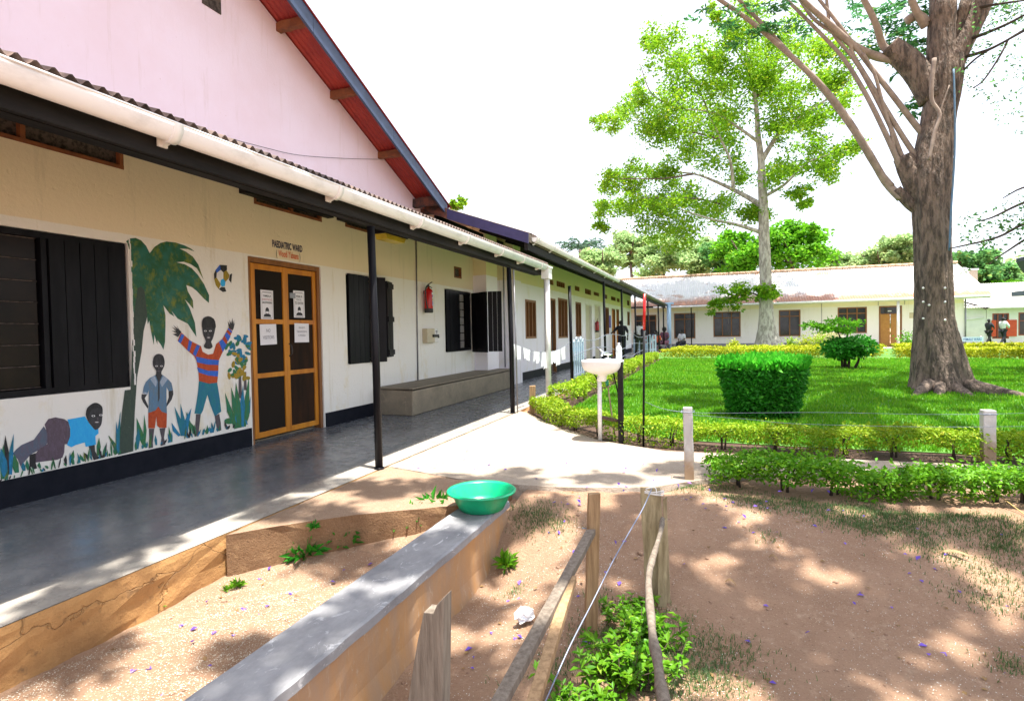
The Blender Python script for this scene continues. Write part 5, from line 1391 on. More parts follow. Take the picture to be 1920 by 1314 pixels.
# layered shrub
t = thing('layered_shrub', 'small shrub with a round lower crown and one flat spray of leaves above it', 'shrub', (3.9, 19.7, -.05))
pos = []
for c, r, k in (((3.75, 19.7, .62), (.62, .6, .36), 1900), ((4.25, 19.7, .68), (.42, .5, .33), 1000)):
    d = RNG.normal(size=(k, 3)); d /= np.linalg.norm(d, axis=1)[:, None]; pos.append(np.array(c)+d*np.array(r)*(RNG.random((k, 1))**.35))
leaves('foliage', np.concatenate(pos), .13, Lf['bush'], t, up=.35)
pp = []
for x0, x1, zc in ((2.65, 3.5, 1.32), (3.3, 4.25, 1.42), (3.1, 4.0, 1.22)):
    k = 330; f = RNG.random(k); pp.append(np.column_stack([x0+(x1-x0)*f, 19.7+RNG.normal(0, .22, k), zc+.05*np.sin(f*6)+RNG.normal(0, .05, k)]))
leaves('upper_spray', np.concatenate(pp), .13, Lf['mid'], t, up=.4, aspect=.35)
for a, b in (((3.75, 19.7, -.06), (3.6, 19.7, .5)), ((4.05, 19.7, -.06), (4.2, 19.65, .5)), ((3.85, 19.75, -.06), (3.6, 19.7, 1.25)), ((3.9, 19.7, -.06), (3.85, 19.7, .6))):
    m = MB(); m.tube([a, ((a[0]+b[0])/2+.05, a[1], (a[2]+b[2])/2), b], [.05, .035, .015], 6); m.build('stem', stemm, t)
# small plants by the far hedge
for px_, py_, lab, mt, s in ((1512, 640, 'small upright yellow plant left of the layered shrub', 'yellow', .5), (1538, 635, 'pale feathery plant by the white building', 'lime', .7), (1195, 0, '', '', 0), (1375, 643, 'tiny upright plant at the left of the pale trunk', 'yellow', .35), (1482, 645, 'small spiky plant at the right of the pale trunk', 'lime', .4), (1700, 640, 'leafy plant at the left of the big trunk near the orange door', 'hedge', .6)):
    if not lab: continue
    q = PY(px_, py_, 30.5); t = thing('small_plant', lab, 'plant', (q[0], 30.5, 0))
    d = RNG.normal(size=(260, 3))*np.array([s*.35, s*.3, s*.35])+np.array([q[0], 30.5, .25+s*.6]); leaves('foliage', d, .12, Lf[mt], t)
    m = MB(); m.tube([(q[0], 30.5, -.03), (q[0], 30.5, .3+s*.5)], .02, 5); m.build('stem', stemm, t)
q = PY(1552, 632, 31.5)
t = thing('pale_bush', 'rounded cream flowered bush against the white building', 'bush', (q[0], 31.5, 0))
d = RNG.normal(size=(1500, 3)); d /= np.linalg.norm(d, axis=1)[:, None]; d *= RNG.random((1500, 1))**.4
leaves('foliage', d*np.array([.75, .6, .5])+np.array([q[0], 31.5, .6]), .13, leafmat('cream_leaf', (.5, .48, .22), (.62, .6, .4), (.3, .38, .1), .3), t)

# ------- trees
def clump(c, r, n, flat=.75, soft=False):
    d = RNG.normal(size=(n, 3)); d /= np.linalg.norm(d, axis=1)[:, None]
    return np.array(c)+d*(RNG.random((n, 1))**.45)*np.array([r, r, r*flat])
def limb(mb, pts, r0, r1, seg=8, n=5, noise=0):
    P = smooth_path(pts, n); k = len(P); mb.tube(P, [r0+(r1-r0)*(i/(k-1))**.8 for i in range(k)], seg, noise=noise)

T2Y = 37.0
def q2(p, dy=0): return PY(p[0], p[1], T2Y+dy)
root = PY(1441, 653, T2Y)
tr2 = thing('courtyard_tree', 'tall slender tree with pale trunk and yellow green crown before the white building', 'tree', (root[0], T2Y, 0))
m = MB()
tp = [(1441, 668), (1441, 650), (1438, 625), (1437, 590), (1436, 540), (1434, 480), (1432, 430), (1431, 380), (1428, 330), (1427, 300), (1421, 250), (1418, 200), (1408, 140), (1398, 80)]
rr_ = [1.2, .9, .58, .42, .36, .33, .30, .27, .23, .20, .16, .12, .08, .04]
P = [q2(p) for p in tp]; 
m.tube([tuple(x) for x in smooth_path([(*a, r) for a, r in zip(P, rr_)], 4) for x in [x[:3]]], [float(x[3]) for x in smooth_path([(*a, r) for a, r in zip(P, rr_)], 4)], 16, noise=.035)
m.build('trunk', barkpale, tr2)
LB = [([(1431,388),(1395,366),(1345,342),(1300,326),(1235,322)], .2, 2.0), ([(1375,357),(1370,305),(1352,262),(1330,215)], .13, -1.5), ([(1431,437),(1380,421),(1330,410),(1262,388)], .15, -2.5), ([(1428,302),(1465,245),(1510,212),(1560,180),(1592,150)], .17, 1.5), ([(1424,268),(1388,242),(1340,212),(1285,205)], .12, -2), ([(1434,368),(1470,347),(1520,302),(1590,282)], .12, -1), ([(1416,185),(1455,142),(1500,105)], .09, 2), ([(1345,260),(1290,248),(1215,255)], .08, 2), ([(1410,150),(1380,95),(1360,60)], .07, -1), ([(1300,326),(1240,335),(1150,335)], .08, 1), ([(1360,385),(1300,372),(1200,372)], .07, -2), ([(1437,560),(1400,548),(1360,560)], .06, -.8), ([(1285,205),(1225,180),(1200,120)], .06, 1), ([(1436,560),(1448,540),(1452,558)], .04, -.6), ([(1330,215),(1300,150),(1240,90)], .06, -1)]
for pts, r, dy in LB:
    m = MB(); limb(m, [q2(p, dy*(i/(len(pts)-1))) for i, p in enumerate(pts)], r, .025, 7); m.build('limb', barkdark if r < .12 else barkpale, tr2)
CL = [(1235,88,24),(1262,108,30),(1295,128,34),(1325,150,36),(1352,152,32),(1218,80,13),(1190,165,16),(1178,200,26),(1150,226,20),(1126,226,13),(1205,226,36),(1248,216,38),(1290,212,40),(1332,202,40),(1228,196,28),(1258,172,30),(1372,188,38),(1405,168,34),(1440,190,38),(1472,168,34),(1502,190,28),(1392,90,32),(1400,38,36),(1372,58,24),(1360,100,24),(1432,110,38),(1462,90,38),(1490,122,36),(1522,100,32),(1482,60,28),(1548,92,24),(1552,150,28),(1582,142,22),(1560,190,26),(1532,220,22),(1500,232,22),(1300,262,38),(1342,250,36),(1372,282,28),(1322,290,28),(1290,290,24),(1150,334,22),(1170,320,18),(1200,342,24),(1240,332,28),(1262,336,24),(1215,366,28),(1230,392,24),(1160,376,22),(1122,396,17),(1130,420,13),(1190,396,28),(1242,402,32),(1282,382,32),(1312,392,32),(1350,382,32),(1302,360,28),(1386,330,24),(1262,440,30),(1222,432,22),(1292,428,28),(1445,332,28),(1472,330,23),(1502,302,26),(1532,290,23),(1562,290,22),(1592,280,17),(1556,320,17),(1500,358,13),(1510,380,11),(1400,400,24),(1424,402,18),(1365,556,14),(1392,546,16),(1340,570,9),(1440,552,14),(1430,545,12),(1450,250,24),(1420,140,30),(1340,110,18),(1180,350,14),(1255,250,26),(1140,355,13),(1340,20,14)]
pos = []
for x, y, r in CL:
    for s in range(2):
        c = q2((x+random.uniform(-.25, .25)*r, y+random.uniform(-.25, .25)*r), random.uniform(-2.6, 5.8) if y < 500 else random.uniform(-.6, .3)); R_ = r*T2Y/FPX
        for b in range(3):
            cc = c+RNG.normal(size=3)*R_*.5; k = int(42+r*3.6); pos.append(cc+RNG.normal(size=(k, 3))*R_*np.array([.36, .36, .24]))
leaves('crown', np.concatenate(pos), .20, Lf['tree'], tr2, up=.35, aspect=.6)

def bg_tree(label, px_, py_, rpx, Y, mat, n=4200, size=.4, flat=.8, group='trees beyond the buildings', nclump=26, trunk=True):
    c = PY(px_, py_+6, Y); r = rpx*Y/FPX*1.05
    t = thing('background_tree', label, 'tree', (c[0], Y, 0), group)
    pos = []
    for i in range(nclump):
        d = RNG.normal(size=3); d /= np.linalg.norm(d); d *= RNG.random()**.4
        cc = c+d*np.array([r, r*.8, r*flat])*.82
        pos.append(clump(cc, r*random.uniform(.2, .36), n//nclump, .65))
    leaves('crown', np.concatenate(pos), size, mat, t, up=.35, aspect=.6)
    m = MB(); m.tube([(c[0], Y, -.1), (c[0]+.1*r, Y, c[2]*.6), (c[0], Y, c[2]+r*.3)], [r*.11, r*.07, r*.02], 8); m.build('trunk', barkdark, t)
    for k in range(4):
        a = random.uniform(0, 6.28); m = MB(); m.tube([(c[0]+.05*r, Y, c[2]-r*.35), (c[0]+r*.35*math.cos(a), Y+r*.35*math.sin(a), c[2]), (c[0]+r*.7*math.cos(a), Y+r*.7*math.sin(a), c[2]+r*.3)], [r*.05, r*.03, r*.01], 6); m.build('limb', barkdark, t)
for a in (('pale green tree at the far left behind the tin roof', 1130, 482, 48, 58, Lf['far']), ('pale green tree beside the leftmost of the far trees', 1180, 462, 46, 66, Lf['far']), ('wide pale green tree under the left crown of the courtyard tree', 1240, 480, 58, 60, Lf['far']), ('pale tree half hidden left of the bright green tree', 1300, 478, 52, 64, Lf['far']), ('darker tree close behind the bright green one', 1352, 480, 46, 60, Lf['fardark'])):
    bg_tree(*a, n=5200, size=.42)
bg_tree('bright green layered tree directly behind the pale trunk', 1400, 470, 62, 50, Lf['mid'], n=5000, size=.36)
bg_tree('bright green tree right of the pale trunk above the roof', 1480, 462, 66, 50, Lf['mid'], n=6000, size=.36)
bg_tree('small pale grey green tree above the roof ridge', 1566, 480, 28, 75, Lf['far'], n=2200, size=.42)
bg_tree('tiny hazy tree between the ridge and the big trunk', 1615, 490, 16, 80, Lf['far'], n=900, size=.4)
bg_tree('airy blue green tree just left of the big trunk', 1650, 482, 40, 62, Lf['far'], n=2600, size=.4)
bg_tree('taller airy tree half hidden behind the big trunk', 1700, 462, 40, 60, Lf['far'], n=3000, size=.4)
bg_tree('dense dark tree right of the big trunk', 1822, 500, 48, 62, Lf['fardark'], n=5600, size=.42)
bg_tree('dark tree rising behind the globe lamp', 1868, 520, 34, 66, Lf['fardark'], n=3400, size=.42)
bg_tree('bright flat topped tree at the right edge', 1905, 536, 36, 60, Lf['mid'], n=3600, size=.4, flat=.5)
bg_tree('sparse tree top showing above the foot of the gable', 858, 378, 20, 30, Lf['tree'], n=500, size=.22, nclump=12)
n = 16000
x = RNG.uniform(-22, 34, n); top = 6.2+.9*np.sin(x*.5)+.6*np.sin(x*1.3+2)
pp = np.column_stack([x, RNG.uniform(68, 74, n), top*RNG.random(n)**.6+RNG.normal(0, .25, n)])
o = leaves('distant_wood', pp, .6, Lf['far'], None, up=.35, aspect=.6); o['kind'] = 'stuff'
# palm
c = PY(1085, 462, 62)
t = thing('far_palm', 'grey green palm top above the far end of the wing roof', 'palm tree', (c[0], 62, 0), 'trees beyond the buildings')
m = MB(); m.tube([(c[0], 62, -.1), (c[0]+.2, 62, c[2]-.4)], [.3, .2], 8); m.build('trunk', barkdark, t)
V_ = []; D_ = []
for k in range(15):
    a = k*2*math.pi/15; L = 2.6
    for f in np.linspace(.1, 1, 16):
        b = np.array([c[0]+.2+math.cos(a)*L*f, 62+math.sin(a)*L*f, c[2]-.3+1.3*f-1.5*f*f+.5*(k % 3)*f])
        for s in (-1, 1): V_.append(b); D_.append([-math.sin(a)*s+math.cos(a)*.6, math.cos(a)*s+math.sin(a)*.6, -.35])
leaves('crown', np.array(V_), .75, leafmat('palm_leaflet', (.06, .16, .10), (.12, .22, .15), None, .3), t, up=.3, aspect=.14, dirs=np.array(D_))

# ------- the big tree on the lawn
BT = 13.3
def qb(p, dy=0): return PY(p[0], p[1], BT+dy)
big = thing('big_tree', 'huge old tree on the lawn with thick brown grey trunk and straight bare shoots', 'tree', (4.25, BT, -.05))
m = MB()
tk = [((1765, 752), .80), ((1765, 735), .66), ((1763, 715), .60), ((1757, 680), .54), ((1753, 640), .49), ((1750, 600), .46), ((1750, 560), .465), ((1748, 500), .46), ((1746, 450), .455), ((1745, 400), .47), ((1745, 340), .50), ((1748, 290), .47), ((1757, 230), .43), ((1766, 180), .44), ((1770, 140), .46), ((1772, 112), .43)]
SP = smooth_path([(*qb(p), r) for p, r in tk], 12)
seg = 132; vs = []
ph = [random.uniform(0, 6.28) for _ in range(6)]
for i, s in enumerate(SP):
    z = s[2]; s = (s[0], s[1], s[2], s[3]*(.76 if z < .5 else .76-.09*min(1, (z-.5)/1.2)))
    for k_ in range(seg):
        a = 2*math.pi*k_/seg
        flare = max(0, 1-(z+.05)/1.1)
        r = s[3]*(1+.05*math.sin(3*a+ph[0]+z*.5)+.035*math.sin(7*a+ph[1]+z*.9)+flare*flare*.30*max(0, math.sin(5*a+ph[2]))+.030*abs(math.sin(9*a+1.6*math.sin(z*1.3+a)+ph[3]))+.022*abs(math.sin(17*a+2.2*math.sin(z*2.1+2*a)+ph[4]))+.012*math.sin(31*a+3*math.sin(z*5))*math.sin(z*9+a*4)+random.uniform(-.009, .009)-.03)
        bulge = math.exp(-((a-5.75)/.5)**2-((z-.75)/.55)**2)*.09      # old wound swelling
        r += bulge
        vs.append((s[0]+r*math.cos(a), s[1]+r*math.sin(a), z))
m.sh(True).add(vs, [(i*seg+k_, i*seg+(k_+1) % seg, (i+1)*seg+(k_+1) % seg, (i+1)*seg+k_) for i in range(len(SP)-1) for k_ in range(seg)])
m.build('trunk', barkdark, big)
m = MB()
for dx, l_ in ((-.6, .9), (.1, .8), (.75, .9), (.55, .5), (-.25, .7)):
    m.tube(smooth_path([(4.25+dx*.5, BT-.35, .12), (4.25+dx, BT-.35-l_*.5, .02), (4.25+dx*1.4, BT-.4-l_, -.06)], 4), [.13, .12, .11, .1, .09, .08, .07, .06, .03], 8, noise=.08)
m.build('root', barkdark, big)
def bl(pts, r0, r1, name='limb', mat_=None, n=5, seg=12, noise=.03):
    r0 *= .82; r1 *= .82
    m = MB(); limb(m, [qb(p[:2], p[2] if len(p) > 2 else 0) for p in pts], r0, r1, seg, n, noise); return m.build(name, mat_ or barkdark, big)
bl([(1768,145),(1765,100),(1766,50),(1768,0),(1760,-80,.5),(1740,-190,1)], .32, .24)
bl([(1782,130),(1810,70),(1835,20),(1850,-20),(1880,-120,-.8),(1920,-240,-1.5)], .25, .18)
bl([(1782,110),(1800,40),(1812,0),(1826,-70,.8),(1850,-170,2)], .14, .10)
bl([(1752,185),(1720,135),(1690,105),(1668,88)], .33, .25)                         # cut stub at the left
bl([(1672,98),(1655,85),(1640,40,-.3),(1605,-30,-.6),(1560,-130,-1)], .10, .05, mat_=limbm)
bl([(1680,112),(1640,105),(1600,85,-.3),(1560,50,-.5),(1510,5,-.8),(1450,-60,-1.2)], .12, .05, mat_=limbm)
bl([(1700,40),(1720,30),(1738,45)], .1, .12, mat_=limbm)
bl([(1735,50),(1715,15,-.2),(1700,-30,-.4),(1680,-100,-.6)], .10, .05, mat_=limbm)
bl([(1745,385),(1712,330),(1692,294)], .36, .20)                                   # lower stub with shoots
for pts, r in (([(1712,340),(1686,305),(1660,250),(1625,180),(1585,115),(1545,70),(1480,5),(1440,-30)], .075), ([(1712,330),(1692,295),(1668,235),(1630,160),(1600,110),(1560,60),(1552,20),(1548,-30)], .06), ([(1742,325),(1708,280),(1670,220),(1640,170),(1600,105),(1590,80),(1530,40),(1500,0),(1460,-60)], .07), ([(1752,275),(1725,245),(1690,200),(1655,155),(1620,110),(1590,70),(1560,30),(1520,-20)], .085), ([(1700,335),(1680,300),(1672,250),(1655,195),(1640,140),(1618,100)], .05)):
    bl([(p[0], p[1], -.25*i*.3) for i, p in enumerate(pts)], r, .035, 'shoot', limbm, 4, 8, .01)
bl([(1735,400),(1705,380),(1680,355)], .18, .11)
bl([(1690,372),(1660,340),(1625,280,-.2),(1580,210,-.4),(1530,150,-.6),(1460,85,-.8),(1400,35,-1),(1335,-10,-1.2),(1270,-60,-1.4)], .105, .04, 'shoot', limbm, 4, 9, .01)
bl([(1672,350),(1640,310,-.1),(1600,245,-.3),(1540,165,-.5),(1470,90,-.7),(1410,25,-.9),(1375,-12,-1.1),(1330,-70,-1.3)], .08, .035, 'shoot', limbm, 4, 9, .01)
for pts, r in (([(1815,75),(1850,62,-.5),(1890,45,-1),(1940,20,-1.5),(2050,-20,-2)], .045), ([(1800,110),(1850,95,-.5),(1890,75,-1),(1940,48,-1.6)], .045), ([(1790,150),(1830,110,-.4),(1880,80,-.8),(1930,50,-1.2)], .03), ([(1890,75,-1),(1875,105,-1.1),(1845,150,-1.2),(1825,165,-1.3)], .022), ([(1812,20),(1860,10,-.3),(1930,0,-.8)], .05)):
    bl(pts, r, .014, 'twig', stemm, 4, 6, .02)
m = MB(); limb(m, [qb((1788, 130), -.45), qb((1790, 200), -.5), qb((1790, 290), -.5), qb((1783, 400), -.5), qb((1780, 470), -.48)], .016, .016, 6); m.build('cable', P_greyblue, big)
m = MB(); limb(m, [qb((1752, 110), -.5), qb((1747, 160), -.52), qb((1748, 190), -.5), qb((1762, 215), -.5), qb((1752, 250), -.52), qb((1742, 300), -.55)], .04, .03, 7); limb(m, [qb((1762, 212), -.5), qb((1780, 160), -.5)], .012, .01, 5); m.build('climbing_root', limbm, big)
m = MB()
for x, y in ((1731, 540), (1772, 540), (1731, 566), (1772, 566), (1731, 597), (1772, 600), (1742, 572)):
    c = qb((x, y), -.47); m.ball(c, .022, (1, 1, 1), 8, 6)
m.build('white_stud', M['white'], big)
# its leaves: high crown above the frame, feathery sprays that hang into it
def frond(c, L, k, spread=.9):
    """feathery compound leaves around c"""
    P_, D = [], []
    for i in range(k):
        a = random.uniform(0, 6.28); e = random.uniform(-.5, .25); d = np.array([math.cos(a), math.sin(a), e]); s = np.cross(d, [0, 0, 1]); s /= np.linalg.norm(s)
        o = np.array(c)+RNG.normal(size=3)*L*.35
        for f in np.linspace(.1, 1, 8):
            for sg in (-1, 1): P_.append(o+d*L*f); D.append(d*.5+s*sg*.9)
    return np.array(P_), np.array(D)
FP, FD = [], []
for x, y, dy, L, k in ((1340,20,-1,.32,3),(1380,45,-1,.32,4),(1410,30,-1,.34,5),(1432,55,-1,.34,5),(1455,20,-.8,.3,4),(1395,75,-.9,.3,3),(1470,60,-.7,.3,3),(1650,30,1,.4,8),(1680,50,1,.4,9),(1700,70,1,.4,9),(1720,30,1,.4,8),(1655,75,1.2,.4,7),(1625,60,1.2,.36,6),(1710,110,1,.35,6),(1730,85,1,.35,6),(1600,20,1.2,.36,5),(1715,190,.5,.3,3),(1722,215,.5,.3,3),(1708,180,.5,.25,2),(1670,10,1,.4,7),(1520,40,1,.3,4)):
    a, b = frond(qb((x, y), dy), L, k); FP.append(a); FD.append(b)
leaves('hanging_leaflets', np.concatenate(FP), .15, Lf['fern'], big, up=.35, aspect=.3, dirs=np.concatenate(FD))
sp = []
for i in range(330):
    x = random.uniform(1795, 1960); y = random.uniform(10, 250)
    if x-1790 < (y-150)*1.0: continue
    sp.append(clump(qb((x, y), random.uniform(-1, .5)), .10, 2))
for i in range(60):
    sp.append(clump(qb((random.uniform(1800, 1930), random.gauss(18, 10)), .6), .2, 7))
leaves('sparse_leaves', np.concatenate(sp), .07, Lf['fardark'], big, up=.4)
# crown overhead: clumps whose shadows fall where the photo is dappled
sx, sy = SUN_DIR.x/SUN_DIR.z, SUN_DIR.y/SUN_DIR.z
pos = []
def shade(x0, x1, y0, y1, n, r0, r1, ok=None):
    """n leaf clumps of the high crown standing sunward of the ground patch x0..x1, y0..y1"""
    for _ in range(n):
        x = random.uniform(x0, x1); y = random.uniform(y0, y1)
        if ok and not ok(x, y): continue
        if math.sin(x*5.6+.6+1.1*math.sin(y*2.3))*math.sin(y*7.4+x*1.3+1.1+.8*math.sin(x*2.1)) > .13: continue          # gaps the sun comes through
        lo = 8.8 if y < 6.5 else max(9.5, EYE+.70*y+.9)
        z = lo+random.random()*2.6
        c = (x+sx*z, y+sy*z, z); a, b, d = PROJ(c)
        if d > 0 and b > -40 and -100 < a < 2000: continue
        r = random.uniform(r0, r1); pos.append(clump(c, r, int(36+210*r), .5))
shade(-.75, 4.2, -.8, 4.5, 860, .07, .22, lambda x, y: not (-.62 < x < .0 and 2.0 < y < 3.05))
shade(-1.75, -.6, -.5, 4.1, 34, .10, .26)
shade(-3.4, -1.75, -.5, 2.3, 22, .12, .3)
shade(-3.4, -1.6, 2.3, 4.45, 34, .12, .34)
shade(-1.9, 4.5, 4.5, 6.2, 60, .10, .30, lambda x, y: x > .6 or y < 5.5)
shade(.4, 6, 5.6, 7.0, 26, .12, .3)
shade(-2.3, 9, 7.2, 12, 300, .15, .42, lambda x, y: (x > 1.5 and y > 7.6) or 10.0 < y < 11.6)
shade(-2.2, 10, 12, 20, 240, .22, .5, lambda x, y: x > .5 or 12.6 < y < 14.5)
leaves('crown', np.concatenate(pos), .16, Lf['fern'], big, up=.5, aspect=.55)
for k in range(14):
    a = random.uniform(-2.9, 2.9); m = MB(); r = random.uniform(5, 10)
    e = Vector((4.2-abs(math.cos(a))*r*.6+1, BT-4-abs(math.sin(a))*r*.7, 10.5+random.random()*1.5))
    m.tube(smooth_path([(4.1, BT, 8.6), ((4.1+e.x)/2, (BT+e.y)/2, 10.6), tuple(e)], 5), [.16-.012*i for i in range(11)], 6); m.build('upper_limb', barkdark, big)

# drooping branch tips at the right edge
t = thing('drooping_branch', 'thin drooping branches with scattered small leaves reaching in from the right edge', 'branch', tuple(qb((1930, 420))))
for pts in ([(1990,360),(1920,380),(1860,408),(1830,415)], [(1990,400),(1920,420),(1870,445),(1800,462),(1780,466)], [(1990,420),(1930,445),(1890,470),(1860,490)], [(2000,370),(1930,350),(1880,372)]):
    m = MB(); limb(m, [qb(p, -1) for p in pts], .035, .008, 6); m.build('twig', stemm, t)
sp = []
for i in range(170):
    x = random.uniform(1800, 1960); y = 425+(1900-x)*.28+random.gauss(0, 30)
    sp.append(clump(qb((x, y), -1), .10, 3))
leaves('leaves', np.concatenate(sp), .075, Lf['fardark'], t)

# ------- grass
def inpoly(x, y, poly):
    c = np.zeros(len(x), bool); n = len(poly); j = n-1
    for i in range(n):
        xi, yi = poly[i]; xj, yj = poly[j]
        k = ((yi > y) != (yj > y)) & (x < (xj-xi)*(y-yi)/(yj-yi+1e-12)+xi); c ^= k; j = i
    return c
def blades(name, x, y, z, h, wd, mat, parent=None, lean=.5, kind='stuff', tagit=True):
    n = len(x); a = RNG.uniform(0, 6.28, n); h = h*RNG.uniform(.5, 1.25, n)
    d = np.column_stack([np.cos(a), np.sin(a)]); l = RNG.uniform(0, lean, n)
    b = np.column_stack([x, y, np.broadcast_to(z, (n,))])
    s = np.column_stack([-d[:, 1], d[:, 0], np.zeros(n)])*np.broadcast_to(wd, (n,))[:, None]
    tip = b+np.column_stack([d*(h*l)[:, None], h*np.sqrt(1-np.minimum(l*l, .9)*.6)])
    mid = b+np.column_stack([d*(h*l*.35)[:, None], h*.6])
    V = np.stack([b-s, b+s, mid+s*.7, tip, mid-s*.7], 1).reshape(-1, 3); i = np.arange(n)[:, None]*5
    F_ = np.concatenate([i+np.array([[0, 1, 2]]), i+np.array([[0, 2, 4]]), i+np.array([[4, 2, 3]])], 1).reshape(-1, 3)
    o = npmesh(name, V, F_, mat, parent)
    if tagit: tag(o, None, None, None, kind)
    return o
N = 420000
yy = 6.8*(25.5/6.8)**RNG.random(N); xx = RNG.uniform(-2.3, 18, N); kp = inpoly(xx, yy, lawn_poly) & (xx < yy*.62+1.5) & (RNG.random(N) < np.minimum(1, .25+4/yy))
xx, yy = xx[kp], yy[kp]
blades('lawn_grass', xx, yy, -.022, .035+.0022*yy, .0022+.0007*yy, Lf['grass'])
# thin dull grass round the hedge foot and on the earth
gx, gy = [], []
def patch(cx, cy, rx, ry, n):
    gx.append(cx+RNG.normal(0, rx, n)); gy.append(cy+RNG.normal(0, ry, n))
patch(-.25, 4.85, .22, .07, 500); patch(.3, 4.55, .3, .07, 500)
for i in range(46):
    x = random.uniform(.2, 2.6); patch(x, 4.52-.05*x+random.gauss(0, .16), .14, .06, 110)
for i in range(16): patch(random.uniform(1.2, 2.4), random.uniform(3.6, 4.3), .12, .06, 90)
patch(-1.30, 3.95, .12, .08, 420); patch(-1.1, 3.85, .1, .06, 160)
for i in range(24): patch(-.36+random.gauss(0, .2), 2.78+random.gauss(0, .18), .10, .07, 75)
patch(-.1, 2.65, .14, .1, 330)
for px_, py_, n in ((1440, 1040, 40), (1740, 1050, 60), (1880, 1060, 130), (1500, 975, 80), (1900, 1215, 90), (960, 1065, 50), (1130, 1105, 60), (920, 945, 0)):
    q = PZ(px_, py_, -.2); patch(q[0], q[1], .05, .04, n)
gx = np.concatenate(gx); gy = np.concatenate(gy)
gx = np.concatenate([gx, gx+RNG.normal(0, .05, len(gx))]); gy = np.concatenate([gy, gy+RNG.normal(0, .04, len(gy))])
blades('thin_grass', gx, gy, np.array([gh(a, b) for a, b in zip(gx, gy)])-.004, .030, .0022, Lf['dry'], lean=1.3)
# weeds at the foot of the bank, one by one
WD = [(285, 1145, -.29, .05, 'small bright weed at the cracked foot of the veranda kerb', 'hedge'), (572, 1045, -.29, .06, 'low weed at the left end of the earth bank', 'bush'), (645, 1022, -.28, .075, 'grassy weed tuft under the earth bank', 'bush'), (735, 995, -.27, .06, 'leafy weed cluster at the middle of the earth bank', 'bush'), (775, 985, -.26, .06, 'leafy weed beside the cap of the low wall', 'bush'), (820, 965, -.22, .07, 'tall weed by the low wall just left of the green basin', 'bush'), (445, 1100, -.29, .03, 'tiny green sprout on the sandy pocket', 'hedge'), (425, 1107, -.29, .02, 'fallen green leaf sprig on the sandy pocket', 'hedge'), (950, 1062, -.24, .06, 'green weed at the foot of the end of the low wall', 'hedge'), (588, 990, -.03, .02, 'tiny sprig growing out of the top of the bank', 'bush')]
for x, y, z, s, lab, mt in WD:
    q = PZ(x, y, z)
    if z < -.1:
        for _ in range(8): q = PZ(x, y, gh(q[0], q[1])-.003)
    t = thing('weed', lab, 'weed', tuple(q), 'weeds at the foot of the bank')
    s *= 2.1 if y < 1050 else 1.5; n = 90; d = RNG.normal(size=(n, 3)); d[:, 2] = np.abs(d[:, 2])+.3; d /= np.linalg.norm(d, axis=1)[:, None]
    leaves('leaf_tuft', q+d*RNG.random((n, 1))*s*.8, s*.75, Lf[mt], t, dirs=d, aspect=.3)
    m = MB()
    for k in range(4): m.tube([tuple(q), (q[0]+random.gauss(0, s*.4), q[1]+random.gauss(0, s*.3), q[2]+s)], .0016, 4)
    m.build('stem', stemm, t)
# bright leafy plants in the foreground
Lf['fore'] = leafmat('bright_fresh_leaf', (.07, .24, .01), (.15, .34, .015), (.28, .42, .03), .4, .4)
def leafy(label, cx, cy, z0, rx, ry, h, nst, size):
    t = thing('leafy_plant', label, 'plant', (cx, cy, z0), 'bright leafy plants under the split post')
    pos, dr = [], []; m = MB()
    for i in range(nst):
        b = np.array([cx+random.gauss(0, rx*.5), cy+random.gauss(0, ry*.5), z0]); e = b+np.array([random.gauss(0, rx*.45), random.gauss(0, ry*.45), h*random.uniform(.5, 1.05)])
        m.tube([(cx, cy, z0-.015), tuple(b+[0, 0, .012]), tuple((b+e)/2+[0, 0, .01]), tuple(e)], [.003, .003, .0025, .0015], 5)
        for f in np.linspace(.25, 1, 6):
            for s in range(3):
                a = random.uniform(0, 6.28); pos.append(b+(e-b)*f); dr.append([math.cos(a), math.sin(a), .25])
    leaves('foliage', np.array(pos), size, Lf['fore'], t, up=.75, aspect=.45, dirs=np.array(dr)); m.build('stem', stemm, t)
leafy('bright green leafy plant at the bottom edge between the wire and the branch', -.40, 2.45, -.30, .16, .16, .17, 44, .05)
leafy('bright green leafy plant nestled under the wide split plank post', -.33, 2.78, -.30, .12, .12, .16, 30, .046)
leafy('lighter leafy plant between the square post and the wide plank post', -.42, 3.0, -.28, .12, .1, .10, 22, .04)
leafy('low leafy plant at the very bottom edge near the slack wire', -.52, 2.18, -.30, .12, .08, .10, 18, .045)

# ------- litter of fallen petals and blossoms
def litter(name, n, size, mat, dens, box, flat=.12):
    x = RNG.uniform(box[0], box[1], n); y = RNG.uniform(box[2], box[3], n)
    nv = np.sin(x*2.3+1)*np.cos(y*2.9)+np.sin(x*5.1+y*3.3)*.6
    kp = RNG.random(n) < np.clip(dens+nv*.3, .05, 1)
    kp &= ~((x > -1.82) & (x < -1.47) & (y < 3.95)) & ~((x < -1.2) & (y > 3.5)) & (x > -3.0) & ~((x < -1.8) & (y-2.75 > (x+3.0)*.85))
    x, y = x[kp], y[kp]; z = np.array([gh(a, b) for a, b in zip(x, y)])+.004
    d = RNG.normal(size=(len(x), 3)); d[:, 2] *= flat
    V, F_ = leaf_arrays(np.column_stack([x, y, z]), size, .9, .7, .2, dirs=d)
    o = npmesh(name, V, F_, mat); o['kind'] = 'stuff'; return o
litter('fallen_petals', 40000, .0062, leafmat('pale_petal', (.72, .70, .62), (.82, .80, .76), (.6, .52, .36), .1), .5, (-3, 3.2, 1.0, 4.5))
litter('fallen_petals', 18000, .0066, leafmat('pale_petal_dense', (.66, .62, .5), (.74, .72, .64), (.5, .42, .28), .1), .75, (-3, -1.75, 1.2, 3.4))
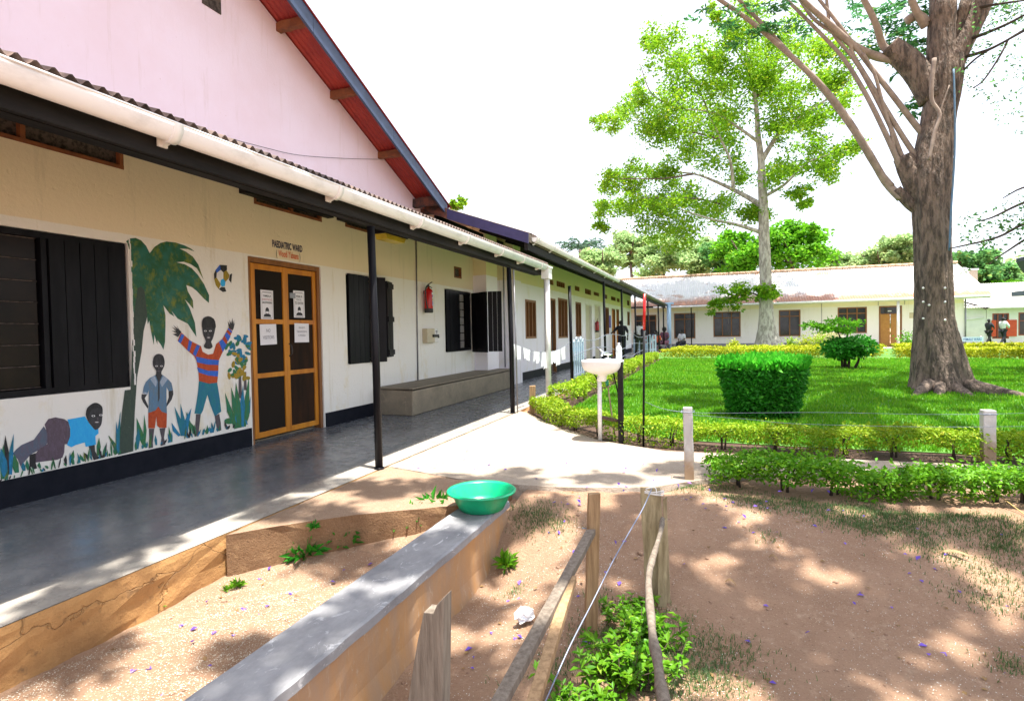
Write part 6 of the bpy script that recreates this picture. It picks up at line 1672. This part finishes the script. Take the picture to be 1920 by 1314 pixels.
n = 1100; x = RNG.uniform(-2.95, 3.0, n); y = RNG.uniform(1.0, 4.5, n); kp = ~((x > -1.84) & (x < -1.45)) & ~((x < -1.2) & (y > 2.75)); x, y = x[kp], y[kp]
oc = np.array([(1, 0, 0), (-1, 0, 0), (0, 1, 0), (0, -1, 0), (0, 0, 1), (0, 0, -1)], float); of = np.array([(0, 2, 4), (2, 1, 4), (1, 3, 4), (3, 0, 4), (2, 0, 5), (1, 2, 5), (3, 1, 5), (0, 3, 5)])
sz = RNG.exponential(.0045, len(x))+.0025; z = np.array([gh(a, b) for a, b in zip(x, y)])
V = (np.column_stack([x, y, z])[:, None, :]+oc[None]*sz[:, None, None]*RNG.uniform(.6, 1.3, (len(x), 6, 1))*np.array([1, 1, .6])).reshape(-1, 3)
o = npmesh('pebbles', V, (np.arange(len(x))[:, None, None]*6+of[None]).reshape(-1, 3), pm('pebble', (.36, .23, .15), (.22, .13, .085), 9, .9, 0)); o['kind'] = 'stuff'
litter('leaf_litter', 420, .026, leafmat('brown_litter', (.20, .12, .05), (.32, .2, .08), (.42, .34, .1), .1), .6, (-2.9, 3.0, 1.1, 4.6), .25)
pur = leafmat('violet_blossom', (.14, .08, .55), (.24, .14, .66), (.42, .2, .6), .3)
litter('fallen_blossoms', 560, .034, pur, .6, (-2.9, 3.0, 1.2, 4.6), .5)
x = RNG.uniform(-2.9, 1.2, 46); y = RNG.uniform(4.0, 5.8, 46)
V, F_ = leaf_arrays(np.column_stack([x, y, np.full(46, .004)]), .035, .8, .7, .3); o = npmesh('path_blossoms', V, F_, pur); o['kind'] = 'stuff'
# a few single fallen leaves and twigs
for px_, py_, lab, L in ((1790, 1090, 'long dry curled leaf on the earth at the right', .16), (1370, 1115, 'small grey dry leaf on the earth', .06), (1450, 1088, 'short brown dry leaf on the earth', .05)):
    q = PZ(px_, py_, -.27); m = MB()
    vs = []
    for i in range(9):
        f = i/8; w_ = .012*math.sin(math.pi*f)+.001
        for s in (-1, 1): vs.append((q[0]+(f-.5)*L, q[1]+s*w_-.03*f*f, gh(q[0], q[1])+.008+.02*math.sin(math.pi*f)+(.006 if s > 0 else 0)))
    m.add(vs, [(2*i, 2*i+1, 2*i+3, 2*i+2) for i in range(8)])
    tag(m.build('dry_leaf', pm('dry_leaf_brown', (.32, .2, .09), (.2, .12, .06), 20, .8, .1), None, off=tuple(q)), lab, 'leaf', 'dry leaves on the earth')
q0 = PZ(1855, 945, -.05)
t = thing('dry_stalk', 'thin straw coloured stalk poking out by the front hedge at the right', 'stalk', tuple(q0))
m = MB(); m.tube([tuple(q0+[0, 0, .12]), tuple(q0+[.06, -.25, .05]), tuple(q0+[.16, -.5, -.06])], [.003, .004, .003], 5); m.build('stem', pm('straw', (.5, .36, .14), None, 8, .8, 0), t)

# ================================================================== PEOPLE
def skin(points, edges, radii, levels=1):
    """Skin + Subdivision surface grown on a joint graph -> (verts, faces)"""
    me = bpy.data.meshes.new('skel'); me.from_pydata([tuple(p) for p in points], edges, [])
    o = bpy.data.objects.new('skel', me); COL.objects.link(o)
    md = o.modifiers.new('s', 'SKIN'); md.use_smooth_shade = True
    lay = me.skin_vertices[0].data
    for i, r in enumerate(radii):
        r = r if isinstance(r, tuple) else (r, r)
        lay[i].radius = r; lay[i].use_root = (i == 0)
    sb = o.modifiers.new('u', 'SUBSURF'); sb.levels = levels
    bpy.context.view_layer.update()
    ev = o.evaluated_get(bpy.context.evaluated_depsgraph_get()); m2 = ev.to_mesh()
    vs = [v.co[:] for v in m2.vertices]; fs = [tuple(p.vertices) for p in m2.polygons]
    ev.to_mesh_clear(); bpy.data.objects.remove(o); bpy.data.meshes.remove(me)
    return vs, fs
STAND = dict(pel=(0, 0, .95), wst=(0, 0, 1.1), chs=(0, .01, 1.3), nck=(0, .01, 1.48), hed=(0, .03, 1.60), crn=(0, .02, 1.70),
    shL=(-.18, 0, 1.42), elL=(-.25, -.03, 1.15), wrL=(-.26, .05, .90), shR=(.18, 0, 1.42), elR=(.25, -.03, 1.15), wrR=(.26, .05, .90),
    hiL=(-.10, 0, .90), knL=(-.11, .03, .50), anL=(-.11, -.02, .08), toL=(-.13, .15, .04), hiR=(.10, 0, .90), knR=(.11, .03, .50), anR=(.11, -.02, .08), toR=(.13, .15, .04))
RAD = dict(pel=(.15, .11), wst=(.14, .10), chs=(.16, .11), nck=.052, hed=(.078, .092), crn=(.062, .07), shL=.062, elL=.043, wrL=.028, shR=.062, elR=.043, wrR=.028, hiL=.088, knL=.06, anL=.04, toL=.032, hiR=.088, knR=.06, anR=.04, toR=.032)
EDG = [('pel','wst'),('wst','chs'),('chs','nck'),('nck','hed'),('hed','crn'),('chs','shL'),('shL','elL'),('elL','wrL'),('chs','shR'),('shR','elR'),('elR','wrR'),('pel','hiL'),('hiL','knL'),('knL','anL'),('anL','toL'),('pel','hiR'),('hiR','knR'),('knR','anR'),('anR','toR')]
skinm = pm('dark_brown_skin', (.055, .030, .020), (.045, .025, .017), 8, .5, 0)
hairm = pm('black_hair', (.008, .008, .009), (.015, .015, .016), 30, .8, .4, 120)
shoem = pm('black_shoe', (.015, .013, .012), (.03, .025, .02), 8, .5, 0)
def person(label, loc, rz, pose, top, legs, long_sleeve=False, skirt=None, hair_r=.088, s=1.0, group=None):
    J = dict(STAND); J.update(pose); J = {k: Vector(v)*s for k, v in J.items()}
    rot = Matrix.Rotation(rz, 3, 'Z'); L = Vector(loc)
    W_ = lambda v: tuple(rot @ Vector(v) + L)
    keys = ['pel']+[k for k in J if k != 'pel']
    body_keys = keys; idx = {k: i for i, k in enumerate(keys)}
    def grow(ks, pad, es=None):
        ks = [k for k in keys if k in ks]; ix = {k: i for i, k in enumerate(ks)}
        ed = [(ix[a], ix[b]) for a, b in EDG if a in ix and b in ix]
        r = []
        for k in ks:
            v = RAD[k]; v = v if isinstance(v, tuple) else (v, v); p_ = pad.get(k, pad.get('*', 0)) if isinstance(pad, dict) else pad
            r.append(((v[0]+p_)*s, (v[1]+p_)*s))
        vs, fs = skin([J[k] for k in ks], ed, r); return [W_(v) for v in vs], fs
    t = MB(); t.smooth = True
    vs, fs = grow(keys, 0); t.add(vs, fs)
    for sd in ('L', 'R'):                                      # hands: palm, four fingers and a thumb
        w0 = J['wr'+sd]; d = (w0-J['el'+sd]).normalized(); sx = d.cross(Vector((0, 1, 0)));
        sx = sx.normalized() if sx.length > .1 else Vector((1, 0, 0)); nn = sx.cross(d)
        t.tube([W_(w0-d*.01), W_(w0+d*.05*s), W_(w0+d*.09*s)], [.026*s, .034*s, .03*s], 7)
        for k, ln in ((-1.5, .06), (-.5, .075), (.5, .07), (1.5, .052)):
            b = w0+d*.08*s+sx*k*.016*s; t.tube([W_(b), W_(b+d*ln*.5*s), W_(b+d*ln*s+nn*.015*s)], [.0088*s, .008*s, .006*s], 5)
        b = w0+d*.03*s-sx*.028*s; t.tube([W_(b), W_(b-sx*.025*s+d*.025*s), W_(b-sx*.03*s+d*.055*s)], [.01*s, .009*s, .007*s], 5)
    hd = J['hed']; t.tube([W_(hd+Vector((0, .085, .01))*s), W_(hd+Vector((0, .105, -.015))*s), W_(hd+Vector((0, .085, -.03))*s)], [.008, .014, .012], 6)
    for q in (-1, 1): t.ball(W_(hd+Vector((q*.082, .0, .0))*s), .022*s, (.4, 1, 1.3), 7, 5)
    root = t.build('person', skinm, None, off=tuple(loc), fix=False); tag(root, label, 'person', group)
    ov = MB(); 
    for q in (-1, 1): ov.ball(W_(hd+Vector((q*.032, .082, .02))*s), .012*s, (1, .6, .7), 7, 5)
    ov.build('eyes', M['white'], root)
    mo = MB(); mo.ball(W_(hd+Vector((0, .082, -.055))*s), .022*s, (1, .4, .35), 7, 5); mo.build('mouth', pm('lip', (.09, .03, .025), None, 5, .5, 0), root)
    def part(name, ks, pad, mat_):
        m = MB(); m.smooth = True; vs, fs = grow(ks, pad); m.add(vs, fs); return m.build(name, mat_, root, fix=False)
    tk_ = ['wst', 'chs', 'nck', 'shL', 'elL', 'shR', 'elR', 'pel']+(['wrL', 'wrR'] if long_sleeve else [])
    part('shirt', tk_, {'*': .03, 'nck': .008, 'elL': .024, 'elR': .024, 'pel': -.01}, top)
    if skirt: part('skirt', ['pel', 'hiL', 'knL', 'hiR', 'knR', 'anL', 'anR'], {'*': .045, 'anL': .06, 'anR': .06, 'pel': .02}, skirt)
    elif legs: part('trousers', ['pel', 'hiL', 'knL', 'anL', 'hiR', 'knR', 'anR'], {'*': .014, 'anL': .022, 'anR': .022, 'knL': .018, 'knR': .018}, legs)
    m = MB(); m.ball(W_(J['crn']*.45+hd*.55+Vector((0, -.018, .015))*s), hair_r*1.12*s, (.92, 1.05, 1.05), 12, 8)
    m.build('hair', hairm, root)
    for sd in ('L', 'R'):
        m = MB(); a, b = J['an'+sd], J['to'+sd]; m.tube([W_(a+Vector((0, -.05, -.045))*s), W_(a+Vector((0, .02, -.03))*s), W_((a+b)/2+Vector((0, 0, -.01))*s), W_(b+Vector((0, .03, -.012))*s)], [.03*s, .048*s, .046*s, .03*s], 8); m.build('shoe', shoem, root)
    return root
cl_black = pm('black_shirt_cloth', (.012, .012, .016), (.02, .02, .026), 8, .9, .2)
cl_white = pm('white_shirt_cloth', (.72, .73, .76), (.62, .64, .7), 8, .9, .2)
cl_navy = pm('dark_trouser_cloth', (.016, .018, .03), (.024, .026, .04), 8, .9, .2)
cl_green = pm('dark_green_trouser_cloth', (.018, .028, .02), (.03, .04, .03), 8, .9, .2)
cl_pat = pm('patterned_dress_cloth', (.12, .045, .17), (.30, .13, .10), 26, .9, .1, lo=.48, hi=.52)
cl_red = pm('red_cloth', (.55, .03, .03), (.4, .02, .03), 8, .9, .1)
cl_orange = pm('orange_cloth', (.7, .14, .05), (.6, .1, .04), 8, .9, .1)
cl_blue = pm('pale_blue_cloth', (.30, .45, .65), (.25, .4, .6), 8, .9, .1)
# facing +Y = away from the camera
person('man in black shirt and dark trousers, back turned, reaching to the orange door', (-4.30, 27.4, 0), R(12), dict(shL=(-.2, .02, 1.42), elL=(-.40, .05, 1.22), wrL=(-.60, .12, 1.05), elR=(.28, -.03, 1.16), wrR=(.27, .06, .92), crn=(-.05, .05, 1.68), hed=(-.04, .05, 1.59)), cl_black, cl_navy, s=1.03)
pw = person('man in white shirt and dark green trousers walking away with a bag', (-3.42, 27.3, 0), R(20), dict(pel=(0, 0, .93), chs=(.02, .12, 1.28), wst=(0, .05, 1.1), nck=(.04, .2, 1.43), hed=(.06, .26, 1.52), crn=(.07, .28, 1.60), shL=(-.18, .12, 1.38), elL=(-.24, .08, 1.12), wrL=(-.2, .22, .95), shR=(.2, .12, 1.38), elR=(.26, .1, 1.12), wrR=(.2, .3, 1.0), knL=(-.14, .02, .5), anL=(-.26, -.28, .12), toL=(-.28, -.14, .04), knR=(.11, .14, .5), anR=(.1, .12, .08)), cl_white, cl_green, s=1.03)
t = thing('shoulder_bag', 'dark striped bag carried on the back of the man in the white shirt', 'bag', (-3.28, 27.22, 1.25))
m = MB(); m.box(-3.36, -3.14, 27.18, 27.30, 1.02, 1.38); m.build('bag', cl_navy, t, bevel=.03)
m = MB(); m.tube(smooth_path([(-3.34, 27.2, 1.36), (-3.42, 27.2, 1.5), (-3.5, 27.45, 1.52)], 4), .018, 6); m.tube(smooth_path([(-3.18, 27.2, 1.36), (-3.26, 27.2, 1.52), (-3.3, 27.5, 1.5)], 4), .018, 6); m.build('strap', M['white'], t)
SIT = dict(pel=(0, 0, .42), wst=(0, .02, .58), chs=(0, .05, .78), nck=(0, .07, .96), hed=(0, .10, 1.08), crn=(0, .09, 1.18), shL=(-.18, .06, .90), elL=(-.24, .10, .64), wrL=(-.1, .30, .52), shR=(.18, .06, .90), elR=(.24, .1, .64), wrR=(.1, .3, .52), hiL=(-.10, .02, .40), knL=(-.13, .42, .42), anL=(-.12, .44, .08), toL=(-.14, .6, .04), hiR=(.10, .02, .40), knR=(.13, .42, .42), anR=(.12, .44, .08), toR=(.14, .6, .04))
q = PZ(1247, 657, 0)
person('woman in a purple patterned dress sitting on the veranda edge with arms folded', (-3.10, 37.7, .0), R(165), SIT, cl_pat, None, skirt=cl_pat, hair_r=.12, s=1.18, group='seated people')
person('person in a white top sitting behind the pale blue downpipe', (-2.05, 38.9, .0), R(150), SIT, cl_white, cl_navy, s=1.05, group='seated people')
person('child in a red top sitting behind the far picket gate', (-4.05, 35.0, .0), R(170), SIT, cl_red, cl_blue, s=.92, group='seated people')
person('person in an orange top sitting close to the far picket gate', (-3.45, 36.0, .0), R(190), SIT, cl_orange, cl_navy, s=.98, group='seated people')
person('person in a pale blue top sitting beside the woman in the patterned dress', (-3.62, 37.4, .0), R(170), SIT, cl_blue, cl_red, s=1.05, group='seated people')
for x, y, lab in ((-3.1, 38.05, 'low grey bench under the woman in the patterned dress'), (-2.05, 39.25, 'low grey bench under the person behind the pale blue pipe'), (-3.9, 35.6, 'low grey bench under the people behind the far gate')):
    t = thing('low_bench', lab, 'bench', (x, y, 0))
    w_ = .3 if x > -3.5 else .9
    m = MB(); m.box(x-w_-.1, x+w_+.1, y-.22, y+.2, .30, .36); m.build('seat', M['cap'], t)
    for sx_ in (-w_, w_):
        m = MB(); m.box(x+sx_-.04, x+sx_+.04, y-.18, y+.16, -.05, .298); m.build('leg', M['cap'], t)
q = PY(1876, 655, 43.5)
FP2 = dict(elL=(-.27, .12, 1.2), wrL=(-.15, .28, 1.1), elR=(.25, .12, 1.18), wrR=(.12, .28, 1.1))
person('person in a long white coat and dark trousers walking by the red shutters', (17.15, 43.5, -.05), R(-60), dict(FP2, knL=(-.1, .2, .5), anL=(-.1, .3, .1), toL=(-.1, .45, .04), knR=(.1, -.05, .5), anR=(.1, -.3, .1), toR=(.1, -.15, .04)), cl_white, cl_navy, long_sleeve=True, s=1.0)
person('person in dark clothes walking beside the one in the white coat', (16.45, 43.6, -.05), R(-60), dict(FP2, knL=(-.1, .2, .5), anL=(-.1, .3, .1), toL=(-.1, .45, .04), knR=(.1, -.05, .5), anR=(.1, -.3, .1), toR=(.1, -.15, .04)), cl_navy, cl_black, s=.95)
